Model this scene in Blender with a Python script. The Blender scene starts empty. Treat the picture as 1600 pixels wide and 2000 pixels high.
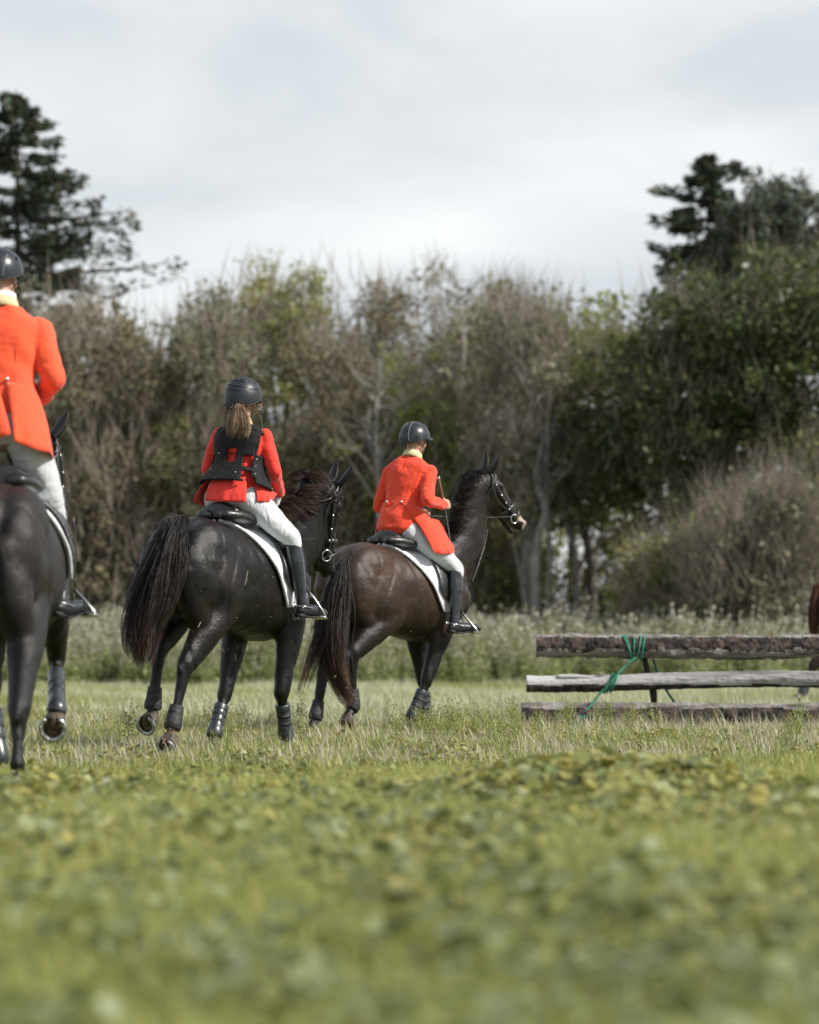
import bpy, math, random
import numpy as np
from mathutils import Vector, Matrix, noise

SC = bpy.context.scene
COL = SC.collection
V = Vector
R = math.radians

# ------------------------------------------------------------------ camera
FPX = 5667.0                     # focal length in photo pixels (85 mm on a 24 mm wide frame of 1600 px)
TILT = math.atan(268 / FPX)
CAM = V((0, 0, 0.70))
cd = bpy.data.cameras.new("camera")
cam = bpy.data.objects.new("camera", cd); COL.objects.link(cam)
cam.location = CAM
cam.rotation_euler = (R(90) + TILT, 0, 0)
cd.sensor_fit = 'HORIZONTAL'; cd.sensor_width = 24.0; cd.lens = 85.0
cd.clip_start = 0.05; cd.clip_end = 3000
cd.dof.use_dof = True; cd.dof.focus_distance = 20.8; cd.dof.aperture_fstop = 1.5
SC.camera = cam

# ------------------------------------------------------------------ sky
SUN_DIR = V((0.76, -0.24, 0.64)).normalized()      # towards the sun
w = bpy.data.worlds.new("World"); SC.world = w; w.use_nodes = True
nt = w.node_tree; nt.nodes.clear()
def wn(t, **k):
    n = nt.nodes.new(t)
    for a, b in k.items(): setattr(n, a, b)
    return n
out = wn('ShaderNodeOutputWorld'); bg = wn('ShaderNodeBackground')
sky = wn('ShaderNodeTexSky', sky_type='NISHITA'); sky.sun_disc = False
sky.sun_elevation = math.asin(SUN_DIR.z); sky.sun_rotation = math.atan2(SUN_DIR.x, SUN_DIR.y)
sky.air_density = 1.0; sky.dust_density = 2.0
tc = wn('ShaderNodeTexCoord'); mp = wn('ShaderNodeMapping'); mp.inputs['Scale'].default_value = (1.0, 1.0, 2.6)
mp.inputs['Location'].default_value = (0.31, 0.12, 0.20)
n1 = wn('ShaderNodeTexNoise'); n1.inputs['Scale'].default_value = 5.2; n1.inputs['Detail'].default_value = 7; n1.inputs['Roughness'].default_value = 0.46
n1.inputs['Distortion'].default_value = 0.4
ra = wn('ShaderNodeValToRGB')
ra.color_ramp.elements[0].position = 0.36; ra.color_ramp.elements[0].color = (6.0, 6.45, 6.8, 1)
ra.color_ramp.elements[1].position = 0.68; ra.color_ramp.elements[1].color = (8.8, 8.95, 8.95, 1)
mx = wn('ShaderNodeMix', data_type='RGBA')     # thin cloud over the clear sky, closed towards the horizon, broken higher up
sz = wn('ShaderNodeSeparateXYZ'); cv = wn('ShaderNodeMapRange'); cv.inputs[1].default_value = .22; cv.inputs[2].default_value = .62; cv.inputs[3].default_value = .97; cv.inputs[4].default_value = .42
L = nt.links.new
L(tc.outputs['Generated'], sz.inputs[0]); L(sz.outputs['Z'], cv.inputs[0]); L(cv.outputs[0], mx.inputs[0])
L(tc.outputs['Generated'], mp.inputs['Vector']); L(mp.outputs[0], n1.inputs['Vector']); L(n1.outputs['Fac'], ra.inputs[0])
L(sky.outputs[0], mx.inputs[6]); L(ra.outputs[0], mx.inputs[7]); L(mx.outputs[2], bg.inputs[0])
bg.inputs[1].default_value = 0.10
L(bg.outputs[0], out.inputs[0])

sd = bpy.data.lights.new("sun", 'SUN'); sun = bpy.data.objects.new("sun", sd); COL.objects.link(sun)
sd.energy = 5.0; sd.angle = R(1.2); sd.color = (1.0, 0.95, 0.87)
sun.rotation_euler = SUN_DIR.to_track_quat('Z', 'Y').to_euler(); sun.location = SUN_DIR * 40

SC.view_settings.view_transform = 'Standard'; SC.view_settings.look = 'None'
SC.view_settings.gamma = 1.0; SC.view_settings.exposure = 0.22; SC.view_settings.use_curve_mapping = False
SC.render.engine = 'CYCLES'
SC.cycles.use_denoising = True
SC.cycles.max_bounces = 6; SC.cycles.transparent_max_bounces = 6
SC.cycles.diffuse_bounces = 3; SC.cycles.glossy_bounces = 2; SC.cycles.transmission_bounces = 3
SC.cycles.sample_clamp_indirect = 4.0

# ------------------------------------------------------------------ pixels to places
FWD = V((0, math.cos(TILT), math.sin(TILT))); UPV = V((0, -math.sin(TILT), math.cos(TILT)))
def ray(px, py):
    return FWD + V((1, 0, 0)) * ((px - 800) / FPX) + UPV * ((1000 - py) / FPX)
def at(px, py, Y):
    d = ray(px, py); return CAM + d * (Y / d.y)

# ------------------------------------------------------------------ materials
def _n(nt, t, **k):
    n = nt.nodes.new(t)
    for a, b in k.items(): setattr(n, a, b)
    return n
def new_mat(name):
    m = bpy.data.materials.new(name); m.use_nodes = True
    nt = m.node_tree; p = nt.nodes['Principled BSDF']; return m, nt, p
def mat(name, c1, c2=None, rough=0.6, scale=6.0, bump=0.0, bscale=60.0, spec=0.5, sheen=0.0, coat=0.0, metal=0.0, stretch=(1, 1, 1), pos=(0.35, 0.65), detail=5, rough2=None):
    m, nt, p = new_mat(name); l = nt.links.new
    p.inputs['Base Color'].default_value = (*c1, 1); p.inputs['Roughness'].default_value = rough
    p.inputs['Specular IOR Level'].default_value = spec; p.inputs['Metallic'].default_value = metal
    if sheen: p.inputs['Sheen Weight'].default_value = sheen
    if coat: p.inputs['Coat Weight'].default_value = coat; p.inputs['Coat Roughness'].default_value = 0.2
    tc = _n(nt, 'ShaderNodeTexCoord'); mp = _n(nt, 'ShaderNodeMapping'); mp.inputs['Scale'].default_value = stretch
    l(tc.outputs['Object'], mp.inputs['Vector'])
    if c2 is not None:
        n = _n(nt, 'ShaderNodeTexNoise'); n.inputs['Scale'].default_value = scale; n.inputs['Detail'].default_value = detail
        l(mp.outputs[0], n.inputs['Vector'])
        r = _n(nt, 'ShaderNodeValToRGB'); e = r.color_ramp.elements
        e[0].position, e[1].position = pos; e[0].color = (*c1, 1); e[1].color = (*c2, 1)
        l(n.outputs['Fac'], r.inputs[0]); l(r.outputs[0], p.inputs['Base Color'])
        if rough2 is not None:
            mr = _n(nt, 'ShaderNodeMapRange'); mr.inputs[1].default_value, mr.inputs[2].default_value = pos
            mr.inputs[3].default_value = rough; mr.inputs[4].default_value = rough2
            l(n.outputs['Fac'], mr.inputs[0]); l(mr.outputs[0], p.inputs['Roughness'])
    if bump:
        n = _n(nt, 'ShaderNodeTexNoise'); n.inputs['Scale'].default_value = bscale; n.inputs['Detail'].default_value = 4
        l(mp.outputs[0], n.inputs['Vector'])
        b = _n(nt, 'ShaderNodeBump'); b.inputs['Strength'].default_value = bump; b.inputs['Distance'].default_value = 0.02
        l(n.outputs['Fac'], b.inputs['Height']); l(b.outputs[0], p.inputs['Normal'])
    return m
def leaf_mat(name, cols, rough=0.5, transl=0.25, spec=0.4, world_scale=0.0):
    """colour picked per leaf from the 'rnd' face attribute (or per instance)"""
    m, nt, p = new_mat(name); l = nt.links.new
    a = _n(nt, 'ShaderNodeAttribute', attribute_name='rnd'); oi = _n(nt, 'ShaderNodeObjectInfo')
    ad = _n(nt, 'ShaderNodeMath', operation='ADD'); l(a.outputs['Fac'], ad.inputs[0]); l(oi.outputs['Random'], ad.inputs[1])
    fr = _n(nt, 'ShaderNodeMath', operation='FRACT'); l(ad.outputs[0], fr.inputs[0])
    r = _n(nt, 'ShaderNodeValToRGB'); cr = r.color_ramp; cr.interpolation = 'LINEAR'
    while len(cr.elements) < len(cols): cr.elements.new(0.5)
    for i, c in enumerate(cols):
        cr.elements[i].position = i / (len(cols) - 1); cr.elements[i].color = (*c, 1)
    l(fr.outputs[0], r.inputs[0]); src = r.outputs[0]
    l(src, p.inputs['Base Color'])
    p.inputs['Roughness'].default_value = rough; p.inputs['Specular IOR Level'].default_value = spec
    t = _n(nt, 'ShaderNodeBsdfTranslucent'); l(src, t.inputs['Color'])
    mix = _n(nt, 'ShaderNodeMixShader'); mix.inputs[0].default_value = transl
    o = nt.nodes['Material Output']; l(p.outputs[0], mix.inputs[1]); l(t.outputs[0], mix.inputs[2]); l(mix.outputs[0], o.inputs[0])
    return m

M = {}
# ------------------------------------------------------------------ mesh toolkit
def smooth_path(pts, vals, n):
    """Catmull-Rom through pts (list of Vector) carrying tuples of values"""
    P = [np.array(p, float) for p in pts]; W = [np.array(v, float) for v in vals]
    k = len(P); outp = []; outw = []
    for i in range(k - 1):
        p0 = P[max(i - 1, 0)]; p1 = P[i]; p2 = P[i + 1]; p3 = P[min(i + 2, k - 1)]
        w0 = W[max(i - 1, 0)]; w1 = W[i]; w2 = W[i + 1]; w3 = W[min(i + 2, k - 1)]
        for j in range(n):
            t = j / n; t2 = t * t; t3 = t2 * t
            f = lambda a, b, c, d: 0.5 * ((2 * b) + (-a + c) * t + (2 * a - 5 * b + 4 * c - d) * t2 + (-a + 3 * b - 3 * c + d) * t3)
            outp.append(f(p0, p1, p2, p3)); outw.append(np.maximum(f(w0, w1, w2, w3), 1e-4))
    outp.append(P[-1]); outw.append(W[-1])
    return outp, outw
class MB:
    def __init__(s): s.v = []; s.f = []; s.r = []
    def add(s, vs, fs, rnd=None):
        o = len(s.v); s.v.extend([tuple(map(float, v)) for v in vs]); s.f.extend([tuple(o + i for i in f) for f in fs])
        if rnd is not None: s.r.extend([rnd] * len(fs))
        return s
    def tube(s, pts, rad, side=(0, 1, 0), seg=14, n=4, cap=True, round_ends=True):
        """swept ellipse; rad entries are r or (r_depth, r_side); side = direction of the second radius"""
        rr = [(r, r) if not hasattr(r, '__len__') else r for r in rad]
        P, W = smooth_path(pts, rr, n) if n > 1 else ([np.array(p, float) for p in pts], [np.array(r, float) for r in rr])
        sd = np.array(side, float); rings = []
        k = len(P)
        if round_ends:
            t0 = P[0] - P[1]; t0 /= np.linalg.norm(t0) + 1e-9; t1 = P[-1] - P[-2]; t1 /= np.linalg.norm(t1) + 1e-9
            a0 = min(W[0]); a1 = min(W[-1])
            P = [P[0] + t0 * a0 * .75, P[0] + t0 * a0 * .45] + P + [P[-1] + t1 * a1 * .45, P[-1] + t1 * a1 * .75]
            W = [W[0] * .4, W[0] * .78] + W + [W[-1] * .78, W[-1] * .4]; k = len(P)
        vs = []; fs = []
        ps = sd
        for i in range(k):
            t = P[min(i + 1, k - 1)] - P[max(i - 1, 0)]; t /= np.linalg.norm(t) + 1e-9
            b = ps - t * ps.dot(t)
            if np.linalg.norm(b) < 0.15: b = np.cross(t, [0.3, 0.9, 0.1])
            b /= np.linalg.norm(b); ps = b if side is None else sd * .3 + b * .7
            d = np.cross(b, t)
            for j in range(seg):
                a = 2 * math.pi * j / seg
                vs.append(P[i] + d * W[i][0] * math.cos(a) + b * W[i][1] * math.sin(a))
        for i in range(k - 1):
            for j in range(seg):
                j2 = (j + 1) % seg
                fs.append((i * seg + j, i * seg + j2, (i + 1) * seg + j2, (i + 1) * seg + j))
        if cap:
            fs.append(tuple(range(seg - 1, -1, -1))); fs.append(tuple((k - 1) * seg + j for j in range(seg)))
        return s.add(vs, fs)
    def ell(s, c, r, rot=None, seg=16, rings=10):
        vs = []; fs = []
        M = rot if rot is not None else Matrix.Identity(3)
        c = V(c)
        vs.append(c + M @ V((0, 0, r[2])))
        for i in range(1, rings):
            th = math.pi * i / rings
            for j in range(seg):
                a = 2 * math.pi * j / seg
                vs.append(c + M @ V((r[0] * math.sin(th) * math.cos(a), r[1] * math.sin(th) * math.sin(a), r[2] * math.cos(th))))
        vs.append(c + M @ V((0, 0, -r[2])))
        for j in range(seg): fs.append((0, 1 + j, 1 + (j + 1) % seg))
        for i in range(rings - 2):
            for j in range(seg):
                a = 1 + i * seg + j; b = 1 + i * seg + (j + 1) % seg
                fs.append((a, a + seg, b + seg, b))
        l = len(vs) - 1
        for j in range(seg): fs.append((l, l - seg + (j + 1) % seg, l - seg + j))
        return s.add(vs, fs)
    def box(s, c, h, rot=None):
        M = rot if rot is not None else Matrix.Identity(3); c = V(c)
        vs = [c + M @ V((x * h[0], y * h[1], z * h[2])) for x in (-1, 1) for y in (-1, 1) for z in (-1, 1)]
        return s.add(vs, [(0, 1, 3, 2), (4, 6, 7, 5), (0, 4, 5, 1), (2, 3, 7, 6), (0, 2, 6, 4), (1, 5, 7, 3)])
    def rings(s, rows, cap=True, closed=True):
        k = len(rows); seg = len(rows[0]); vs = [p for r in rows for p in r]; fs = []
        for i in range(k - 1):
            for j in range(seg if closed else seg - 1):
                j2 = (j + 1) % seg
                fs.append((i * seg + j, i * seg + j2, (i + 1) * seg + j2, (i + 1) * seg + j))
        if cap and closed:
            fs.append(tuple(range(seg - 1, -1, -1))); fs.append(tuple((k - 1) * seg + j for j in range(seg)))
        return s.add(vs, fs)

def link(o, parent=None):
    COL.objects.link(o)
    if parent is not None: o.parent = parent
    return o
def mesh_from(name, vs, fs, mt=None, smooth=True):
    me = bpy.data.meshes.new(name); me.from_pydata([tuple(v) for v in vs], [], fs)
    if smooth: me.polygons.foreach_set('use_smooth', [True] * len(me.polygons))
    if mt is not None: me.materials.append(mt)
    me.update(); return me
def tag(o, label=None, cat=None, group=None, kind=None):
    if label: o['label'] = label
    if cat: o['category'] = cat
    if group: o['group'] = group
    if kind: o['kind'] = kind
    return o
def empty(name, loc, rz=0.0):
    o = bpy.data.objects.new(name, None); o.empty_display_size = 0.2; COL.objects.link(o)
    o.location = loc; o.rotation_euler = (0, 0, rz); return o

class Frame:
    """an animal's own axes: x forward, y left, z up; origin on the ground"""
    def __init__(s, px, Y, yaw, z0=0.0):
        s.O = V(((px - 800) / FPX * Y, Y, z0)); s.yaw = R(yaw)
        a = R(90) - s.yaw; s.rz = a
        s.M = Matrix.Translation(s.O) @ Matrix.Rotation(a, 4, 'Z'); s.Mi = s.M.inverted()
    def _r(s, px, py):
        d = ray(px, py); return s.Mi @ CAM, s.Mi.to_3x3() @ d
    def y(s, px, py, yl):
        c, d = s._r(px, py); t = (yl - c.y) / d.y; return c + d * t
    def x(s, px, py, xl):
        c, d = s._r(px, py); t = (xl - c.x) / d.x; return c + d * t
    def proj(s, p):
        q = s.M @ V(p) - CAM
        dep = q.dot(FWD); return 800 + FPX * q.x / dep, 1000 - FPX * q.dot(UPV) / dep
    def root(s, name, p):
        """an Empty at frame point p"""
        o = empty(name, s.M @ V(p), s.rz); o['_'] = 0; del o['_']; o.name = name
        ROOTS[o.name] = V(p); return o
ROOTS = {}
def part(name, b, mt, root, smooth=True, auto=None, solid=0.0, subd=0, rnd=False, kind=None, off=None):
    """link a builder's shape as one mesh under root; shapes are written in the animal's axes"""
    off = ROOTS.get(root.name, V((0, 0, 0))) if off is None and root is not None else (off or V((0, 0, 0)))
    if isinstance(b, MB): vs, fs = b.v, b.f; me = mesh_from(name, [(v[0] - off[0], v[1] - off[1], v[2] - off[2]) for v in vs], fs, mt, smooth)
    else:
        me = b; me.name = name
        if off.length > 0: me.transform(Matrix.Translation(-off))
        if mt is not None: me.materials.clear(); me.materials.append(mt)
    if rnd and isinstance(b, MB) and b.r:
        at_ = me.attributes.new('rnd', 'FLOAT', 'FACE'); at_.data.foreach_set('value', b.r)
    o = bpy.data.objects.new(name, me); link(o, root)
    if solid or subd: bake(o, solid, subd)
    if kind: o['kind'] = kind
    return o
def bake(o, solid=0.0, subd=0):
    if solid:
        m = o.modifiers.new('s', 'SOLIDIFY'); m.thickness = solid; m.offset = 1.0
    if subd:
        m = o.modifiers.new('u', 'SUBSURF'); m.levels = subd; m.render_levels = subd
    dg = bpy.context.evaluated_depsgraph_get(); dg.update()
    me = bpy.data.meshes.new_from_object(o.evaluated_get(dg), depsgraph=dg)
    old = o.data; o.modifiers.clear(); o.data = me; me.name = old.name
def fuse(b, voxel=0.012, it=4, fac=0.5):
    """union of overlapping closed shapes as one skin"""
    me = mesh_from('tmp', b.v, b.f); o = bpy.data.objects.new('tmp', me); COL.objects.link(o)
    m = o.modifiers.new('r', 'REMESH'); m.mode = 'VOXEL'; m.voxel_size = voxel; m.use_smooth_shade = True
    if it:
        m = o.modifiers.new('s', 'SMOOTH'); m.factor = fac; m.iterations = it
    dg = bpy.context.evaluated_depsgraph_get(); dg.update()
    me2 = bpy.data.meshes.new_from_object(o.evaluated_get(dg), depsgraph=dg)
    bpy.data.objects.remove(o); bpy.data.meshes.remove(me)
    me2.polygons.foreach_set('use_smooth', [True] * len(me2.polygons))
    return me2
# ================================================================== ground
def hgt(x, y):
    return .05 * noise.noise(V((x * .35, y * .22, 3.1))) + .02 * noise.noise(V((x * 1.3, y * 1.1, 9.0)))
def mk_ground():
    ys = list(np.concatenate([np.arange(-6, 40, .5), np.arange(40, 110, 2.5), np.array([120, 160, 240, 400, 700, 1200, 2000])]))
    xs = list(np.concatenate([[-1500, -600, -250, -110, -60, -40, -28], np.arange(-20, 20.1, .6), [28, 40, 60, 110, 250, 600, 1500]]))
    vs = [(x, y, hgt(x, y) - .01 if y < 60 else -.05) for y in ys for x in xs]; n = len(xs)
    fs = [(j * n + i, j * n + i + 1, (j + 1) * n + i + 1, (j + 1) * n + i) for j in range(len(ys) - 1) for i in range(n - 1)]
    m = mat('grassy soil', (.085, .10, .032), (.17, .175, .07), .95, .9, .8, 14, detail=8)
    o = bpy.data.objects.new('ground', mesh_from('ground', vs, fs, m)); link(o); tag(o, kind='structure')
mk_ground()

# ------------------------------------------------------------------ scattered ground cover (uncountable)
class Cover:
    def __init__(s): s.p = []; s.r = []; s.s = []; s.i = []; s.tx = []
    def add(s, x, y, sc, ix, z=None): s.p.append((x, y, hgt(x, y) if z is None else z)); s.s.append(sc); s.i.append(ix)
    def build(s, name, protos, label, cat, seed=1):
        rs = np.random.RandomState(seed); n = len(s.p)
        me = bpy.data.meshes.new(name); me.vertices.add(n); me.vertices.foreach_set('co', np.array(s.p, 'f').ravel())
        for nm, tp, dt in (('rot', 'FLOAT_VECTOR', np.stack([rs.normal(0, .10, n), rs.normal(0, .10, n), rs.uniform(0, 6.283, n)], 1).astype('f').ravel()),):
            a = me.attributes.new(nm, tp, 'POINT'); a.data.foreach_set('vector', dt)
        a = me.attributes.new('sc', 'FLOAT', 'POINT'); a.data.foreach_set('value', np.array(s.s, 'f'))
        a = me.attributes.new('ix', 'INT', 'POINT'); a.data.foreach_set('value', np.array(s.i, 'i'))
        o = bpy.data.objects.new(name, me); link(o); tag(o, label, cat, kind='stuff')
        pc = bpy.data.collections.new(name + '_kinds')
        for q in protos: pc.objects.link(q)
        ng = bpy.data.node_groups.new(name, 'GeometryNodeTree')
        ng.interface.new_socket('Geometry', in_out='INPUT', socket_type='NodeSocketGeometry'); ng.interface.new_socket('Geometry', in_out='OUTPUT', socket_type='NodeSocketGeometry')
        N = ng.nodes.new; gi, go, ip, ci = N('NodeGroupInput'), N('NodeGroupOutput'), N('GeometryNodeInstanceOnPoints'), N('GeometryNodeCollectionInfo')
        ci.inputs['Collection'].default_value = pc; ci.inputs['Separate Children'].default_value = True; ci.inputs['Reset Children'].default_value = True
        ip.inputs['Pick Instance'].default_value = True; k = ng.links.new
        def na(nm, tp):
            q = N('GeometryNodeInputNamedAttribute'); q.data_type = tp; q.inputs['Name'].default_value = nm; return q.outputs['Attribute']
        er = N('FunctionNodeEulerToRotation'); k(na('rot', 'FLOAT_VECTOR'), er.inputs[0]); k(er.outputs[0], ip.inputs['Rotation'])
        k(gi.outputs[0], ip.inputs['Points']); k(ci.outputs[0], ip.inputs['Instance']); k(na('ix', 'INT'), ip.inputs['Instance Index']); k(na('sc', 'FLOAT'), ip.inputs['Scale'])
        k(ip.outputs[0], go.inputs[0]); md = o.modifiers.new('spread', 'NODES'); md.node_group = ng
        return o
def proto(name, b, mats, mi=None):
    me = mesh_from(name, b.v, b.f, None); [me.materials.append(q) for q in mats]
    if mi is not None: me.polygons.foreach_set('material_index', mi)
    if b.r: a = me.attributes.new('rnd', 'FLOAT', 'FACE'); a.data.foreach_set('value', b.r)
    return bpy.data.objects.new(name, me)
def blade(b, rs, x, y, h, wd, lean, seg=3, rnd=None, curve=.5):
    a = rs.random() * 6.283; d = V((math.cos(a), math.sin(a), 0)); sd = V((-d.y, d.x, 0)); ln = lean * h; vs = []
    for i in range(seg + 1):
        t = i / seg; p = V((x, y, 0)) + V((0, 0, h * (t - .18 * curve * t * t))) + d * (ln * t ** 1.8); w_ = wd * (1 - t) ** .7 * .5 if i < seg else 0
        vs += [p + sd * w_, p - sd * w_] if i < seg else [p]
    fs = [(2 * i, 2 * i + 1, 2 * i + 3, 2 * i + 2) for i in range(seg - 1)] + [(2 * seg - 2, 2 * seg - 1, 2 * seg)]
    b.add(vs, fs, rs.random() * .5 if rnd is None else rnd)
def disc_leaf(b, c, n, d, r, cup=.25, k=8, rnd=0., lobes=0.0):
    n = V(n).normalized(); d = V(d); d = (d - n * d.dot(n)).normalized(); e = n.cross(d); c = V(c)
    vs = [c]
    for j in range(k):
        a = 2 * math.pi * j / k; rr = r * (1 - .38 * (abs(abs(a - math.pi) < .2))) * (1 + lobes * math.cos(a * 5)); vs.append(c + d * rr * math.cos(a) + e * rr * math.sin(a) + n * cup * r * (.5 + .5 * math.cos(2 * a)))
    b.add(vs, [(0, 1 + j, 1 + (j + 1) % k) for j in range(k)], rnd)
G_short = leaf_mat('short meadow grass', [(0.246, 0.286, 0.073), (0.351, 0.378, 0.107), (0.199, 0.240, 0.059), (0.490, 0.458, 0.180), (0.281, 0.320, 0.083)], .55, .35)
G_soft = leaf_mat('soft young grass', [(0.304, 0.344, 0.088), (0.445, 0.458, 0.137), (0.234, 0.286, 0.073), (0.584, 0.550, 0.211), (0.326, 0.367, 0.107)], .55, .4)
G_straw = leaf_mat('pale straw', [(.42, .39, .28), (.55, .52, .42), (.30, .27, .17), (.50, .47, .36)], .6, .2)
G_leaf = leaf_mat('round green leaves', [(0.388, 0.407, 0.223), (0.205, 0.229, 0.068), (0.314, 0.300, 0.077), (0.171, 0.211, 0.077), (0.384, 0.329, 0.088), (0.242, 0.270, 0.101)], .45, .30, .4)  # first, palest colour paints glints and highlights into some leaves
G_stem = leaf_mat('green stems', [(.13, .14, .05), (.18, .18, .07)], .6, .1)
G_dry = leaf_mat('bleached dry grass', [(0.540, 0.540, 0.405), (0.378, 0.405, 0.216), (0.675, 0.675, 0.540), (0.297, 0.338, 0.135)], .7, .25)
G_weed = leaf_mat('tall weeds leaves', [(0.249, 0.310, 0.102), (0.366, 0.413, 0.156), (0.183, 0.241, 0.078), (0.499, 0.534, 0.280)], .5, .3)
G_plume = leaf_mat('pale seed heads', [(.42, .41, .33), (.52, .51, .44), (.30, .28, .18), (.24, .22, .12)], .8, .3)
rs = random.Random(11)
def tuft(nm, nb, rad, h0, h1, wd, lean, m_, seg=3):
    b = MB()
    for _ in range(nb):
        a = rs.random() * 6.28; r = rad * math.sqrt(rs.random()); blade(b, rs, r * math.cos(a), r * math.sin(a), rs.uniform(h0, h1), wd * rs.uniform(.7, 1.3), rs.uniform(.1, .9), seg)
    return proto(nm, b, [m_])
short = [tuft('a%d' % i, 34, .13, .03, .085, .0055, .6, G_short) for i in range(4)]
straw = [tuft('b%d' % i, 7, .14, .05, .15, .0045, .45, G_straw, 2) for i in range(3)] + [tuft('b9', 14, .15, .03, .07, .005, .9, G_straw, 2)]
soft = [tuft('c%d' % i, 30, .13, .06, .17, .0065, .6, G_soft) for i in range(4)]
dry = [tuft('d%d' % i, 30, .22, .08, .24, .007, .6, G_dry) for i in range(3)]
def broad(nm, nl, rad, h, r0, lobes=0.):
    b = MB(); mi = []
    for _ in range(nl):
        a = rs.random() * 6.28; r = rad * math.sqrt(rs.random()); hh = h * rs.uniform(.35, 1.0) * (1 - .35 * r / rad); base = V((r * .35 * math.cos(a), r * .35 * math.sin(a), 0)); top = V((r * math.cos(a), r * math.sin(a), hh))
        n0 = len(b.f); blade(b, rs, base.x, base.y, .001, .004, 0, 1)
        b.v = b.v[:-3]; b.f = b.f[:-1]; b.r = b.r[:-1]
        b.add([base + V((.002, 0, 0)), base - V((.002, 0, 0)), top], [(0, 1, 2)], .2); mi.append(1)
        nrm = V((math.cos(a) * rs.uniform(-.2, .9), math.sin(a) * rs.uniform(-.2, .9), rs.uniform(.5, 1))) ; k0 = len(b.f)
        disc_leaf(b, top, nrm, V((math.cos(a), math.sin(a), rs.uniform(-.6, .3))), r0 * rs.uniform(.6, 1.2), rs.uniform(.1, .45), 9, rs.random() * .6, lobes); mi += [0] * (len(b.f) - k0)
    return proto(nm, b, [G_leaf, G_stem], mi)
leafy = [broad('e%d' % i, 26, .17, .19, .031, .06) for i in range(4)] + [broad('e8', 16, .15, .10, .028)]
G_mix = leaf_mat('mixed weed leaves', [(.14, .17, .05), (.32, .36, .20), (.20, .23, .07), (.26, .27, .08), (.11, .14, .045), (.38, .42, .26), (.22, .25, .08)], .45, .4, .35)
_g = G_leaf; G_leaf = G_mix
bigleaf = [broad('h%d' % i, 14, .16, .16, .024, .05) for i in range(3)]
G_leaf = _g
def weed(nm, h, kind):
    b = MB(); mi = []
    for s_ in range(5):
        x, y = rs.gauss(0, .16), rs.gauss(0, .16); hh = h * rs.uniform(.7, 1.05); lx, ly = rs.gauss(0, .10), rs.gauss(0, .10); k0 = len(b.f)
        b.tube([(x, y, 0), (x + lx * .4, y + ly * .4, hh * .5), (x + lx, y + ly, hh)], [.006, .005, .003], n=1, seg=3, round_ends=False); b.r += [.3] * (len(b.f) - k0); mi += [1] * (len(b.f) - k0)
        for q in range(16 if kind != 1 else 8):
            t = rs.uniform(.06, .86); c = V((x + lx * t, y + ly * t, hh * t)); a = rs.random() * 6.28; d = V((math.cos(a), math.sin(a), rs.uniform(-.3, .6))); ln = rs.uniform(.10, .24) * (1.2 - t * .6); wv = ln * rs.uniform(.14, .30)
            sd = d.cross(V((0, 0, 1))).normalized(); k0 = len(b.f)
            b.add([c, c + d * ln * .45 + sd * wv, c + d * ln + V((0, 0, -ln * .3)), c + d * ln * .45 - sd * wv], [(0, 1, 2), (0, 2, 3)], rs.random() * .6); mi += [0] * (len(b.f) - k0)
        for q in range(14 if kind == 1 else (9 if kind == 0 else 3)):
            t = rs.uniform(.80, 1.04); c = V((x + lx * t + rs.gauss(0, .025), y + ly * t + rs.gauss(0, .025), hh * t)); k0 = len(b.f)
            disc_leaf(b, c, V((rs.gauss(0, 1), rs.gauss(0, 1), .4)), V((0, 0, 1)) + V((rs.gauss(0, .3), rs.gauss(0, .3), 0)), rs.uniform(.012, .034), .2, 5, rs.random() * .6); mi += [2] * (len(b.f) - k0)
    return proto(nm, b, [G_weed, G_stem, G_plume], mi)
weeds = [weed('f%d' % i, (1.25, 1.45, 1.0, 1.3, 1.1)[i], (0, 1, 2, 0, 2)[i]) for i in range(5)]
def sprig(nm):
    b = MB(); mi = []
    for s_ in range(4):
        x, y = rs.gauss(0, .03), rs.gauss(0, .03); hh = rs.uniform(.10, .24); k0 = len(b.f)
        b.tube([(x, y, 0), (x + rs.gauss(0, .03), y + rs.gauss(0, .03), hh)], [.002, .0012], n=1, seg=3, round_ends=False)
        for q in range(9):
            t = rs.uniform(.3, 1); c = V((x, y, hh * t)); d = V((rs.gauss(0, 1), rs.gauss(0, 1), .7)).normalized(); b.tube([c, c + d * .035], [.0012, .0008], n=1, seg=3, round_ends=False); b.ell(c + d * .036, (.005, .005, .006), seg=4, rings=3)
        b.r += [rs.random()] * (len(b.f) - len(b.r))
    return proto(nm, b, [G_short])
sprigs = [sprig('g%d' % i) for i in range(3)]
rs = random.Random(5)
def halfw(y): return y * .150 + 1.6
def npat(x, y, s=1., o=0.): return noise.noise(V((x * s, y * s * .6, o)))
C1, C2, C3, C4, C5, C6, C7, C8 = (Cover() for _ in range(8))
def rnd_xy(y0, y1):
    while True:
        y = rs.uniform(y0, y1)
        if rs.random() < halfw(y) / halfw(y1): return rs.uniform(-halfw(y), halfw(y)), y
for _ in range(16000):
    x, y = rnd_xy(3.6, 34); C1.add(x, y, rs.uniform(.7, 1.25) * (1.0 + .9 * max(-.4, npat(x, y, 1.4, 31.))) * (1.15 if y > 24 else 1) * (.40 if 24.6 < y < 27.3 and 800 + FPX * x / y > 960 else 1), rs.randrange(4))
for _ in range(7000):
    x, y = rnd_xy(32, 50); C1.add(x, y, rs.uniform(1.3, 2.2), rs.randrange(4))
for _ in range(13000):
    x, y = rnd_xy(17.0, 31)
    if npat(x, y, .9, 2.) + .10 * math.sin(y * 1.7) > rs.uniform(-.45, .35): C2.add(x, y, rs.uniform(.7, 1.5), rs.randrange(4))
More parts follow.
